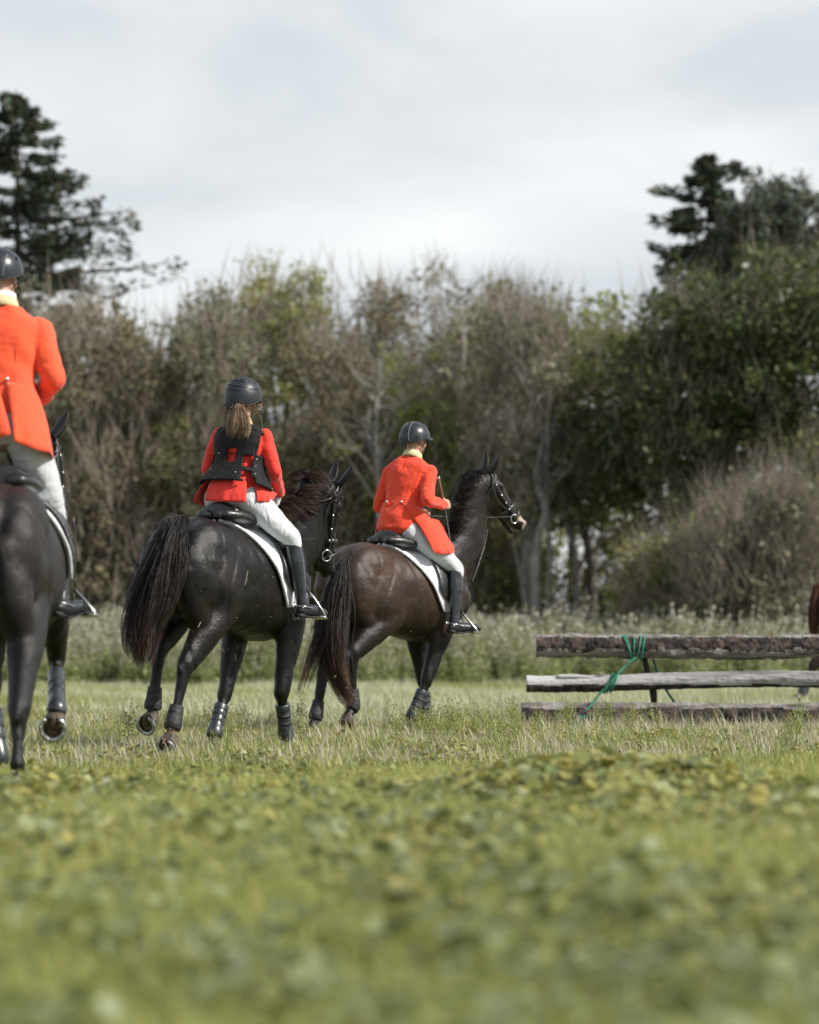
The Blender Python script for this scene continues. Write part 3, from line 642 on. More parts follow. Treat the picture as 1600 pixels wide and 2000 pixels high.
bare('tall thin bare tree sticking up above the hedge left of the pale forked tree', [(880, 1200), (885, 900), (905, 700), (900, 600), (895, 548)], 66, 5, .08)
bare('thin bare stem right of the woman rider', [(745, 1200), (740, 1000), (735, 850), (742, 700)], 61.5, 6, .07)
# shrubs at the foot of the right hand trees
SH = [('grey green shrub with upright twigs behind the right half of the log jump', 1500, 55, [(1360, 1080, 1230), (1420, 960, 1230), (1490, 915, 1230), (1550, 950, 1230), (1610, 1040, 1230)], 'grey', 52, .6, 150, 80),
      ('olive shrub behind the middle of the log jump', 1340, 57, [(1230, 1110, 1230), (1280, 1060, 1230), (1350, 1040, 1230), (1420, 1060, 1230), (1450, 1120, 1230)], 'olive', 34, .6, 160, 40),
      ('dark green shrub at the right edge behind the chestnut horse', 1610, 58, [(1540, 1000, 1230), (1590, 860, 1230), (1650, 840, 1230), (1720, 900, 1230)], 'mid', 50, .7, 200, 40),
      ('small dark bush under the green crowned tree', 1190, 66, [(1120, 1160, 1240), (1160, 1110, 1240), (1230, 1095, 1240), (1290, 1130, 1240)], 'green', 24, .6, 170, 20),
      ('low bush under the pale forked tree', 1000, 64, [(920, 1110, 1240), (970, 1060, 1240), (1030, 1090, 1240), (1070, 1150, 1240)], 'olive', 26, .6, 140, 40)]
for i, (lb, px, Y, ol, lf, nc, cr, per, tw) in enumerate(SH):
    tree('shrub', lb, px, Y, ol, straight_trunk(px, Y, ol[len(ol) // 2][1] + 80, 5, .1, 60 + i), 'brown', lf, nc, cr, per, .060, tw, .9, 400 + i, 1.3, 'shrubs at the foot of the right hand trees', cat='shrub', nbranch=8, stems=5, upw=1.3)
# ================================================================== horses
def interp_rows(tab, n):
    t = np.array(tab, float); xs = t[:, 0]; q = np.linspace(xs[0], xs[-1], n)
    outc = [q]
    for c in range(1, t.shape[1]):
        yv = t[:, c]; m = np.gradient(yv, xs); o = []
        for x in q:
            i = min(max(np.searchsorted(xs, x) - 1, 0), len(xs) - 2); h = xs[i + 1] - xs[i]; u = (x - xs[i]) / h
            o.append((2*u**3-3*u**2+1)*yv[i] + (u**3-2*u**2+u)*h*m[i] + (-2*u**3+3*u**2)*yv[i+1] + (u**3-u**2)*h*m[i+1])
        outc.append(np.array(o))
    return np.stack(outc, 1)
TORSO = [  # x, top, bottom, half width
    (-.80, 1.36, 1.16, .05), (-.75, 1.45, 1.06, .13), (-.66, 1.515, .99, .19), (-.55, 1.555, .94, .245), (-.42, 1.575, .89, .275),
    (-.28, 1.56, .85, .28), (-.12, 1.535, .82, .28), (.05, 1.52, .79, .288), (.22, 1.53, .765, .288), (.38, 1.575, .755, .262),
    (.50, 1.60, .80, .225), (.60, 1.53, .85, .20), (.70, 1.38, .93, .165), (.78, 1.24, 1.02, .10)]
TD = interp_rows(TORSO, 60)
def torso_row(x):
    return [float(np.interp(x, TD[:, 0], TD[:, c])) for c in (1, 2, 3)]
def torso_pt(x, a, off=0.0, bend=0.0):
    """a = 0 at the spine, 90 degrees on the right flank, 180 under the belly"""
    zt, zb, hw = torso_row(x); cz = zb + (zt - zb) * .52; hz = (zt - cz) if math.cos(a) > 0 else (cz - zb)
    n = 2 / 2.25; s, c = math.sin(a), math.cos(a)
    yy = -hw * math.copysign(abs(s) ** n, s); zz = hz * math.copysign(abs(c) ** n, c)
    if c > .2: yy *= 1 - .16 * (c - .2)
    q = V((x, yy, cz + zz)); k = V((0, yy / hw ** 2, zz / max(hz, .05) ** 2))
    if k.length > 0: q += k.normalized() * off
    q.y += bend * max(0, x - .2) ** 2
    return q
HEADT = [(-.05, -.03, -.10, .04), (0, .010, -.17, .068), (.06, .028, -.235, .088), (.12, .034, -.272, .098), (.18, .034, -.285, .102), (.25, .026, -.262, .088),
         (.32, .016, -.212, .068), (.39, .008, -.170, .056), (.46, .003, -.148, .051), (.53, 0, -.140, .053), (.585, -.010, -.128, .056), (.63, -.030, -.108, .048), (.655, -.055, -.09, .022)]
HD = interp_rows(HEADT, 40)
class Head:
    def __init__(s, poll, f, u, k=1.0):
        s.p = V(poll); s.f = V(f).normalized(); u = V(u); s.u = (u - s.f * u.dot(s.f)).normalized(); s.s = s.u.cross(s.f); s.k = k
    def w(s, t, up, side): return s.p + (s.f * t + s.u * up + s.s * side) * s.k
    def pt(s, t, a, off=0.0):
        """a = 0 on the forehead line, 90 on the animal's right cheek, 180 under the jaw"""
        d, v, w_ = [float(np.interp(t, HD[:, 0], HD[:, c])) for c in (1, 2, 3)]
        c0 = d + (v - d) * .40; n = 2 / 2.3; sn, cs = math.sin(a), math.cos(a)
        ww = w_ * (1 if cs > -.2 else 1 - .35 * min(1, (-cs - .2)))
        hh = (d - c0) if cs > 0 else (c0 - v)
        return s.w(t, c0 + (hh + off) * math.copysign(abs(cs) ** n, cs), -(ww + off) * math.copysign(abs(sn) ** n, sn))
def strap(b, pts, nrm, wd=.02, th=.005, n=3):
    """flat strap through pts with outward normals nrm"""
    P, W = smooth_path(pts, [tuple(q) if 1 else 0 for q in [V(x) + V((10, 10, 10)) for x in nrm]], n)
    rows = []
    for i, p in enumerate(P):
        t = P[min(i + 1, len(P) - 1)] - P[max(i - 1, 0)]; t = V(t).normalized(); nn = (V(W[i]) - V((10, 10, 10)))
        nn = (nn - t * nn.dot(t)); nn = nn.normalized() if nn.length > 1e-6 else V((0, 0, 1)); sd = t.cross(nn); p = V(p)
        rows.append([p + sd * wd / 2, p + sd * wd / 2 + nn * th, p - sd * wd / 2 + nn * th, p - sd * wd / 2])
    b.rings(rows)
def strands(b, guide, spread, n, rad=.004, seed=1, locks=20, wave=.02, wfreq=2.0, tmin=.7, side=(0, 1, 0), flat=.6, start=.9, seg=16, gravity=0):
    rs = random.Random(seed); P, W = smooth_path(guide, [(x,) for x in spread], max(3, seg // (len(guide) - 1))); k = len(P)
    P = [V(p) for p in P]; A = []; Bv = []
    sd = V(side)
    for i in range(k):
        t = (P[min(i + 1, k - 1)] - P[max(i - 1, 0)]).normalized(); a = (sd - t * sd.dot(t))
        a = a.normalized() if a.length > .1 else t.orthogonal().normalized()
        A.append(a); Bv.append(t.cross(a))
    LK = [(rs.gauss(0, .55), rs.gauss(0, .55), rs.random() * 6.28, rs.uniform(.6, 1.4), rs.uniform(tmin, 1.0)) for _ in range(locks)]
    for q in range(n):
        lu, lv, lp, lw, lt = LK[rs.randrange(locks)]; du, dv = rs.gauss(0, .30), rs.gauss(0, .30)
        u0, v0 = rs.gauss(0, .5), rs.gauss(0, .5); tend = min(1.0, max(.25, lt * rs.uniform(.82, 1.04))); ph = rs.random() * 6.28; vs = []
        loose = 1.0 if rs.random() > .08 else 2.2
        r0 = rad * rs.uniform(.6, 1.3); m = max(5, int(tend * (k - 1)) + 1); off = rs.uniform(0, .25)
        for i in range(m):
            t = i / (m - 1); g = t * tend * (k - 1); i0 = min(int(g), k - 2); fr = g - i0
            p = P[i0].lerp(P[i0 + 1], fr); s = W[i0][0] * (1 - fr) + W[i0 + 1][0] * fr; a = A[i0]; bb = Bv[i0]
            mixk = min(1, t * 1.6); cu = (u0 * (1 - mixk) * start + (lu + du * (1 - .45 * t) * loose) * mixk); cv = (v0 * (1 - mixk) * start + (lv + dv * (1 - .45 * t) * loose) * mixk)
            wv = wave * t * (math.sin(t * wfreq * 6.28 * lw + lp) + .35 * math.sin(t * wfreq * 13 + ph))
            p = p + a * (cu * s + wv) + bb * (cv * s * flat + wv * .5) + V((0, 0, -gravity * t * t))
            r = r0 * (1 - .75 * t ** 2)
            for j in range(3):
                an = 2.094 * j; vs.append(p + a * r * math.cos(an) + bb * r * math.sin(an))
        fs = [(i * 3 + j, i * 3 + (j + 1) % 3, (i + 1) * 3 + (j + 1) % 3, (i + 1) * 3 + j) for i in range(m - 1) for j in range(3)]
        o = len(b.v); b.v.extend([tuple(x) for x in vs]); b.f.extend([tuple(o + i for i in f) for f in fs])
        jit = rs.uniform(-.12, .12)
        b.r.extend([min(.999, max(0, (i / (m - 1)) * tend + jit)) for i in range(m - 1) for j in range(3)])
    return b
def hair_mat(name, cols, rough=0.42):
    m, nt, p = new_mat(name); l = nt.links.new
    a = _n(nt, 'ShaderNodeAttribute', attribute_name='rnd'); r = _n(nt, 'ShaderNodeValToRGB'); cr = r.color_ramp
    while len(cr.elements) < len(cols): cr.elements.new(.5)
    for i, c in enumerate(cols): cr.elements[i].position = i / (len(cols) - 1); cr.elements[i].color = (*c, 1)
    l(a.outputs['Fac'], r.inputs[0]); l(r.outputs[0], p.inputs['Base Color']); p.inputs['Roughness'].default_value = rough
    p.inputs['Specular IOR Level'].default_value = .35
    return m
def coat_mat(name, dark, body, tan, lo=.75, hi=1.15, rough=.36, seed=0.0, amt=.5):
    """bay to black coat: black points, body colour above, tan where the coat is lighter, fine hair relief"""
    m, nt, p = new_mat(name); l = nt.links.new
    tc = _n(nt, 'ShaderNodeTexCoord'); sx = _n(nt, 'ShaderNodeSeparateXYZ'); l(tc.outputs['Object'], sx.inputs[0])
    mr = _n(nt, 'ShaderNodeMapRange'); mr.inputs[1].default_value = lo; mr.inputs[2].default_value = hi; l(sx.outputs['Z'], mr.inputs[0])
    n = _n(nt, 'ShaderNodeTexNoise'); n.inputs['Scale'].default_value = 3.2; n.inputs['Detail'].default_value = 4; 
    mp = _n(nt, 'ShaderNodeMapping'); mp.inputs['Location'].default_value = (seed, seed * .7, 0); l(tc.outputs['Object'], mp.inputs[0]); l(mp.outputs[0], n.inputs['Vector'])
    r = _n(nt, 'ShaderNodeMapRange'); r.inputs[1].default_value = .42; r.inputs[2].default_value = .68; r.inputs[4].default_value = amt; l(n.outputs['Fac'], r.inputs[0])
    m1 = _n(nt, 'ShaderNodeMix', data_type='RGBA'); m1.inputs[6].default_value = (*body, 1); m1.inputs[7].default_value = (*tan, 1); l(r.outputs[0], m1.inputs[0])
    m2 = _n(nt, 'ShaderNodeMix', data_type='RGBA'); m2.inputs[6].default_value = (*dark, 1); l(m1.outputs[2], m2.inputs[7])
    fx = _n(nt, 'ShaderNodeMapRange'); fx.inputs[1].default_value = .25; fx.inputs[2].default_value = .75; fx.inputs[3].default_value = 1; fx.inputs[4].default_value = .22; l(sx.outputs['X'], fx.inputs[0])
    mf = _n(nt, 'ShaderNodeMath', operation='MULTIPLY'); l(mr.outputs[0], mf.inputs[0]); l(fx.outputs[0], mf.inputs[1]); l(mf.outputs[0], m2.inputs[0])
    l(m2.outputs[2], p.inputs['Base Color'])
    n2 = _n(nt, 'ShaderNodeTexNoise'); n2.inputs['Scale'].default_value = 60; n2.inputs['Detail'].default_value = 5; n2.inputs['Roughness'].default_value = .7
    mp2 = _n(nt, 'ShaderNodeMapping'); mp2.inputs['Scale'].default_value = (1.0, 2.2, .8); l(tc.outputs['Object'], mp2.inputs[0]); l(mp2.outputs[0], n2.inputs['Vector'])
    n3 = _n(nt, 'ShaderNodeTexNoise'); n3.inputs['Scale'].default_value = 7; n3.inputs['Detail'].default_value = 3; l(tc.outputs['Object'], n3.inputs['Vector'])
    ad = _n(nt, 'ShaderNodeMath', operation='MULTIPLY_ADD'); l(n3.outputs['Fac'], ad.inputs[0]); ad.inputs[1].default_value = 2.6; l(n2.outputs['Fac'], ad.inputs[2])
    b = _n(nt, 'ShaderNodeBump'); b.inputs['Strength'].default_value = .38; b.inputs['Distance'].default_value = .012; l(ad.outputs[0], b.inputs['Height']); l(b.outputs[0], p.inputs['Normal'])
    rr = _n(nt, 'ShaderNodeMapRange'); rr.inputs[3].default_value = rough - .07; rr.inputs[4].default_value = rough + .16; l(n2.outputs['Fac'], rr.inputs[0]); l(rr.outputs[0], p.inputs['Roughness'])
    p.inputs['Specular IOR Level'].default_value = .30
    return m

M['hoof'] = mat('hoof horn', (.035, .028, .022), (.10, .075, .05), .55, 18, .5, 50)
M['sole'] = mat('muddy sole', (.045, .030, .018), (.14, .09, .055), .85, 22, 1.0, 60)
M['shoe'] = mat('worn steel', (.32, .34, .35), (.60, .62, .62), .32, 30, .3, 90, metal=.85)
M['boot_h'] = mat('grey leg boot', (.018, .024, .032), (.035, .042, .052), .33, 12, .2, 40, coat=.3)
M['boot_n'] = mat('black neoprene', (.010, .011, .012), (.02, .02, .022), .6, 12, .4, 60)
M['leather'] = mat('black leather', (.012, .012, .013), (.022, .022, .024), .33, 14, .25, 90, coat=.25)
M['leather_b'] = mat('dark brown leather', (.03, .018, .012), (.05, .03, .02), .45, 14, .25, 90)
M['steel'] = mat('polished steel', (.62, .62, .60), None, .22, metal=1.0)
M['eye'] = mat('dark eye', (.006, .004, .003), None, .06, spec=.8)
M['mud'] = mat('hair with dried mud', (.16, .10, .055), (.30, .20, .12), .8, 30, .8, 80)

def hoof(root, c, axis, toe, shoe=True, size=1.0, boot=None):
    c = V(c); ax = V(axis).normalized(); d = V(toe); d = (d - ax * d.dot(ax)).normalized(); e = ax.cross(d)
    def ring(h, r, sh, heel=.78):
        o = []
        for j in range(20):
            a = 2 * math.pi * j / 20; k = math.cos(a); rr = r * (1 if k > 0 else 1 - (1 - heel) * (-k) ** .5)
            o.append(c + ax * h * size + d * (rr * k + sh) * size + e * r * .93 * math.sin(a) * size)
        return o
    b = MB(); b.rings([ring(-.012, .040, 0), ring(.0, .054, .004), ring(.01, .056, .008), ring(.075, .070, .024), ring(.077, .066, .024), ring(.068, .052, .022)])
    h = part('hoof', b, M['hoof'], root)
    b = MB(); b.rings([ring(.060, .056, .022), ring(.067, .054, .022), ring(.071, .03, .022), ring(.069, .01, .02)]); fr = []
    b.tube([c + (ax * .072 + d * -.025) * size, c + (ax * .078 + d * .0) * size, c + (ax * .072 + d * .035) * size], [(.014 * size, .02 * size), (.012 * size, .014 * size), (.005 * size, .005 * size)], side=e, seg=8)
    part('sole', b, M['sole'], h, off=ROOTS[root.name])
    if shoe:
        b = MB(); rows = []
        for i in range(25):
            a = R(-148) + R(296) * i / 24
            k = math.cos(a); f = 1 if k > 0 else 1 - .2 * (-k) ** .5
            def q(r, hh): return c + ax * hh * size + d * (r * k * f + .024) * size + e * r * .94 * math.sin(a) * size
            rows.append([q(.051, .078), q(.074, .078), q(.074, .089), q(.052, .089)])
        b.rings(rows)
        for i in (4, 7, 10, 14, 17, 20):       # nail heads in the fuller
            a = R(-148) + R(296) * i / 24; k = math.cos(a); f = 1 if k > 0 else 1 - .2 * (-k) ** .5
            b.box(c + ax * .090 * size + d * (.063 * k * f + .024) * size + e * .063 * .94 * math.sin(a) * size, (.004, .004, .004))
        part('horseshoe', b, M['shoe'], h, off=ROOTS[root.name])
    return h

def build_horse(F, S, name='horse'):
    root = F.root(name, (0, 0, 0)); tag(root, S['label'], 'horse', S.get('group'))
    b = MB(); bend = S.get('bend', 0)
    rows = []
    for r in TD:
        rows.append([torso_pt(r[0], 2 * math.pi * j / 48, bend=bend) for j in range(48)])
    b.rings(rows)
    for sgn in (1, -1):                        # croup, buttock, shoulder, chest and barrel masses
        h_ = S.get('haunch', 0); b.ell((-.47, (.125 + h_) * sgn, 1.34), (.28, .155, .21)); b.ell((-.60, (.135 + h_) * sgn, 1.19), (.21, .15, .30)); b.ell((-.37, (.165 + h_) * sgn, 1.14), (.25, .14, .31))
        b.ell((.50, .125 * sgn, 1.20), (.20, .10, .27), Matrix.Rotation(R(22), 3, 'Y')); b.ell((.64, .095 * sgn, 1.12), (.14, .105, .17)); b.ell((.40, .155 * sgn, 1.02), (.15, .085, .15))
    N = S['neck']                              # neck: (centre, depth, width)
    b.tube([V(n[0]) for n in N], [(n[1], n[2]) for n in N], side=S.get('neckside', (0, 1, 0)), seg=20, n=6)
    H = S['head']
    hrows = [[H.pt(t, 2 * math.pi * j / 22) for j in range(22)] for t in np.linspace(-.05, .655, 26)]
    b.rings(hrows)
    k = H.k
    for sg in (1, -1):
        b.ell(H.w(.165, -.17, .060 * sg), (.10 * k, .035 * k, .10 * k), Matrix((H.f, H.s, H.u)).transposed())       # jowl
        b.ell(H.w(.150, -.012, .088 * sg), (.042 * k, .022 * k, .024 * k), Matrix((H.f, H.s, H.u)).transposed())     # brow
        b.ell(H.w(.30, -.045, .060 * sg), (.12 * k, .014 * k, .014 * k), Matrix((H.f, H.s, H.u)).transposed())      # facial crest
        b.ell(H.w(.60, -.030, .045 * sg), (.032 * k, .017 * k, .026 * k), Matrix((H.f, H.s, H.u)).transposed())      # nostril
    jw = S.get('jaw', 0.0)
    b.tube([H.w(.30, -.18, 0), H.w(.42, -.150 - jw * .5, 0), H.w(.53, -.145 - jw, 0), H.w(.592, -.138 - jw * 1.2, 0)], [(.05 * k, .045 * k), (.032 * k, .038 * k), (.026 * k, .038 * k), (.026 * k, .036 * k)], side=H.s)
    b.ell(H.w(.63, -.075, 0), (.03 * k, .04 * k, .032 * k), Matrix((H.f, H.s, H.u)).transposed())
    for lg in S['legs']:
        sy = 1 if lg['side'] > 0 else -1
        if lg['kind'] == 'hind':
            st, hk, ft, hf = [V(lg[q]) for q in ('stifle', 'hock', 'fetlock', 'coronet')]
            hip = V((-.47, .155 * sy, 1.30)); isch = V((-.70, .12 * sy, 1.22)); mid = st.lerp(hk, .5)
            b.tube([hip, hip.lerp(st, .55), st + V((-.03, 0, .02)), st.lerp(hk, .3)], [(.23, .13), (.215, .14), (.17, .12), (.12, .09)], seg=18)
            b.tube([isch, isch.lerp(mid, .5) + V((-.02, 0, .0)), mid + (isch - mid) * .12, st.lerp(hk, .72)], [(.14, .115), (.125, .105), (.085, .07), (.045, .036)], seg=16)
            b.tube([st, st.lerp(hk, .35), st.lerp(hk, .72), hk], [(.145, .115), (.125, .098), (.098, .070), (.076, .056)], seg=16)
            back = (hk - st).normalized()
            b.ell(hk, (.062, .046, .074)); 
            b.tube([st.lerp(hk, .66) + V((-.055, 0, .0)) * 1.0, hk + back * .035 + V((-.035, 0, .02)), hk.lerp(ft, .16)], [(.022, .016), (.030, .024), (.030, .024)], seg=10)
            b.tube([hk, hk.lerp(ft, .22), hk.lerp(ft, .55), hk.lerp(ft, .86), ft], [(.062, .052), (.053, .042), (.044, .036), (.043, .036), (.050, .043)], seg=14)
        else:
            sh = V((.56, .15 * sy, 1.22)); el, kn, ft, hf = [V(lg[q]) for q in ('elbow', 'knee', 'fetlock', 'coronet')]
            b.tube([sh, sh.lerp(el, .6), el, el.lerp(kn, .2)], [(.17, .09), (.15, .09), (.12, .085), (.10, .072)], seg=16)
            b.tube([el, el.lerp(kn, .3), el.lerp(kn, .7), kn], [(.120, .092), (.104, .082), (.074, .064), (.060, .056)], seg=16)
            b.ell(kn, (.060, .055, .068))
            b.tube([kn, kn.lerp(ft, .2), kn.lerp(ft, .55), kn.lerp(ft, .86), ft], [(.055, .050), (.044, .037), (.039, .033), (.040, .034), (.048, .043)], seg=14)
        b.ell(ft, (.048, .044, .048))
        b.tube([ft, ft.lerp(hf, .5), hf], [(.048, .042), (.040, .038), (.050, .050)], seg=14)
    me = fuse(b, S.get('voxel', .0115), 14)
    n_ = len(me.vertices); co = np.empty(n_ * 3); me.vertices.foreach_get('co', co); co = co.reshape(-1, 3); nr = np.empty(n_ * 3); me.vertices.foreach_get('normal', nr); nr = nr.reshape(-1, 3)
    sd_ = S.get('seed', 1.3)
    for i in range(n_):                        # muscle relief, tendons and veins
        c = co[i]; q = V((c[0] * 4.2 + sd_, c[1] * 4.2, c[2] * 3.4)); f = .0085 * noise.noise(q) + .0035 * noise.noise(q * 2.6)
        rg_ = 1 - abs(noise.noise(V((c[0] * 5 + sd_, c[1] * 3, c[2] * 2.2 + 4)))) * 7
        if rg_ > 0: f -= .006 * rg_ * (1 if c[2] < 1.45 else .3)
        co[i] += nr[i] * f
    me.vertices.foreach_set('co', co.ravel()); me.update()
    body = part('body', me, S['coat'], root)
    if S.get('spots'):
        for idx, (mt_, fn) in enumerate(S['spots']):
            me.materials.append(mt_)
            co = np.empty(len(me.polygons) * 3); me.polygons.foreach_get('center', co); co = co.reshape(-1, 3)
            mi = np.array([p.material_index for p in me.polygons]); mi[fn(co)] = idx + 1; me.polygons.foreach_set('material_index', mi)
    for lg in S['legs']:
        hoof(root, lg['coronet'], lg['axis'], lg['toe'], lg.get('shoe', True), lg.get('size', 1.0))
        if lg.get('boot'):
            a0 = V(lg['hock'] if lg['kind'] == 'hind' else lg['knee']); ft = V(lg['fetlock']); b = MB()
            if lg['boot'] == 'long':
                P = [a0.lerp(ft, .30), a0.lerp(ft, .5), a0.lerp(ft, .8), ft, ft.lerp(V(lg['coronet']), .45)]; W_ = [(.056, .050), (.054, .047), (.055, .048), (.063, .056), (.054, .052)]
            else:
                P = [a0.lerp(ft, .68), a0.lerp(ft, .84), ft, ft.lerp(V(lg['coronet']), .4)]; W_ = [(.050, .045), (.055, .050), (.063, .058), (.054, .052)]
            b.tube(P, W_, seg=18, round_ends=False, n=5)
            o = part('leg_boot', b, M['boot_h'] if lg['boot'] == 'long' else M['boot_n'], root)
            b = MB()
            for q in ((.36, .52, .70) if lg['boot'] == 'long' else (.76,)):
                c = a0.lerp(ft, q); dn = (ft - a0).normalized()
                b.tube([c, c + dn * .026], [(.0545, .048)] * 2, seg=18, n=1, round_ends=False)
            part('boot_strap', b, M['boot_n'], o, off=V((0, 0, 0)))
    for sg in (1, -1):                         # ears
        base = H.w(.012, .010, .052 * sg); ea = S.get('ear', (.9, -.45)); eu = (H.u * ea[0] + H.f * ea[1] + H.s * (.30 * sg)).normalized()
        fr = (H.u * -ea[1] + H.f * ea[0] + H.s * sg * .15); fr = (fr - eu * fr.dot(eu)).normalized(); sd_ = eu.cross(fr)
        b = MB(); rows = []
        for q, wd, dp in ((-.03, .028, .024), (0, .034, .028), (.045, .042, .024), (.09, .042, .018), (.13, .032, .012), (.165, .016, .007), (.188, .003, .002)):
            o = []
            for j in range(12):
                a = 2 * math.pi * j / 12; cy = math.sin(a)
                fold = -.55 * dp if cy > 0 else 0                    # cupped front
                o.append(base + (eu * q + sd_ * wd * math.cos(a) + fr * (cy * dp * (-.25 if cy > 0 else 1)) + fr * (-q * q * .8)) * k)
            rows.append(o)
        b.rings(rows); part('ear', b, S['coat'], root)
        b = MB(); b.ell(H.w(.150, -.030, .089 * sg), (.021 * k, .012 * k, .017 * k), Matrix((H.f, H.s, H.u)).transposed(), 12, 8); part('eye', b, M['eye'], root)
    if S.get('tail'):
        T = S['tail']; b = MB()
        for a in T: strands(b, **a)
        part('tail', b, S['tailmat'], root, rnd=True)
    if S.get('mane'):
        b = MB()
        for a in S['mane']: strands(b, **a)
        part('mane', b, S['manemat'], root, rnd=True)
    # bridle, reins
    br = F.root('bridle', H.p); tag(br, S['bridle_label'], 'bridle', None)
    lt = S.get('bridlemat', M['leather'])
    nrm = lambda t, a: (H.pt(t, a, .05) - H.pt(t, a, 0))
    def ringstrap(nm, t, dt, wd, m_, a0=0, a1=360, n=25, off=.007):
        b = MB(); P = []; Nn = []
        for i in range(n):
            a = R(a0 + (a1 - a0) * i / (n - 1)); tt = t + dt * (1 - math.cos(a)) / 2; P.append(H.pt(tt, a, off)); Nn.append(nrm(tt, a))
        strap(b, P, Nn, wd, .006, 1); return part(nm, b, m_, br)
    ringstrap('noseband', .40, -.03, .034, S.get('nosemat', lt)); ringstrap('flash_strap', .475, .035, .016, lt)
    ringstrap('browband', .055, .03, .022, S.get('browmat', lt), -95, 95)
    ringstrap('throat_lash', .03, .10, .014, lt, off=.012)
    for sg in (1, -1):
        b = MB(); A = [(-.01, 8), (.0, 45), (.06, 75), (.16, 84), (.28, 86), (.40, 92), (.50, 108)]
        strap(b, [H.pt(t, R(a) * sg, .010) for t, a in A], [nrm(t, R(a) * sg) for t, a in A], .017, .006, 4); part('cheekpiece', b, lt, br)
        b = MB(); A = [(-.02, 5), (.0, 40), (.07, 88), (.18, 100), (.30, 102), (.38, 100)]
        strap(b, [H.pt(t, R(a) * sg, .011) for t, a in A], [nrm(t, R(a) * sg) for t, a in A], .013, .005, 4); part('cheekpiece', b, lt, br)
        b = MB(); c = H.pt(.485, R(108) * sg, .016); rr = .038 * k
        b.tube([c + (H.f * math.cos(a) + H.u * math.sin(a)) * rr for a in np.linspace(0, 2 * math.pi, 21)], [.0055] * 21, side=H.s, seg=8, n=1, cap=False, round_ends=False)
        part('bit_ring', b, M['steel'], br)
        b = MB()
        for t, a in ((.10, 80), (.20, 86), (.30, 88), (.38, 95)):
            b = MB(); q = H.pt(t, R(a) * sg, .016); b.box(q, (.008, .004, .007), Matrix((H.f, H.s, H.u)).transposed()); part('buckle', b, M['steel'], br)
    H.bit = {sg: H.pt(.485, R(108) * sg, .016) - H.f * .03 * k for sg in (1, -1)}
    return root, H, br

def barrel_sheet(x0f, x1f, a0, a1, off, nx=18, na=22, mirror=True, bend=0):
    """cloth or leather lying on the barrel: x limits as functions of the way down u (0 spine side .. 1 bottom)"""
    b = MB(); rows = []
    us = np.linspace(-1, 1, 2 * na + 1) if mirror else np.linspace(0, 1, na + 1)
    for u in us:
        au = abs(u); a = R(a0 + (a1 - a0) * au) * (-1 if u < 0 else 1); r = []
        for i in range(nx + 1):
            x = x0f(au) + (x1f(au) - x0f(au)) * i / nx; r.append(torso_pt(x, a, off(au, i / nx) if callable(off) else off, bend=bend))
        rows.append(r)
    b.rings(rows, cap=False, closed=False); return b

M['pad'] = mat('quilted white cotton', (.62, .65, .70), (.70, .72, .75), .85, 8, .5, 70)
def quilt(m):
    nt = m.node_tree; l = nt.links.new; p = nt.nodes['Principled BSDF']; tc = _n(nt, 'ShaderNodeTexCoord')
    wv = _n(nt, 'ShaderNodeTexWave', wave_type='BANDS', bands_direction='DIAGONAL'); wv.inputs['Scale'].default_value = 10
    l(tc.outputs['Object'], wv.inputs['Vector']); b = _n(nt, 'ShaderNodeBump'); b.inputs['Strength'].default_value = .35; b.inputs['Distance'].default_value = .01
    l(wv.outputs['Fac'], b.inputs['Height']); l(b.outputs[0], p.inputs['Normal'])
quilt(M['pad'])
M['binding_w'] = mat('white fleece binding', (.72, .74, .78), (.80, .81, .82), .9, 40, .6, 120)
M['binding_r'] = mat('maroon binding', (.10, .02, .02), None, .7)
M['gullet'] = mat('grey felt', (.2, .2, .2), None, .8)

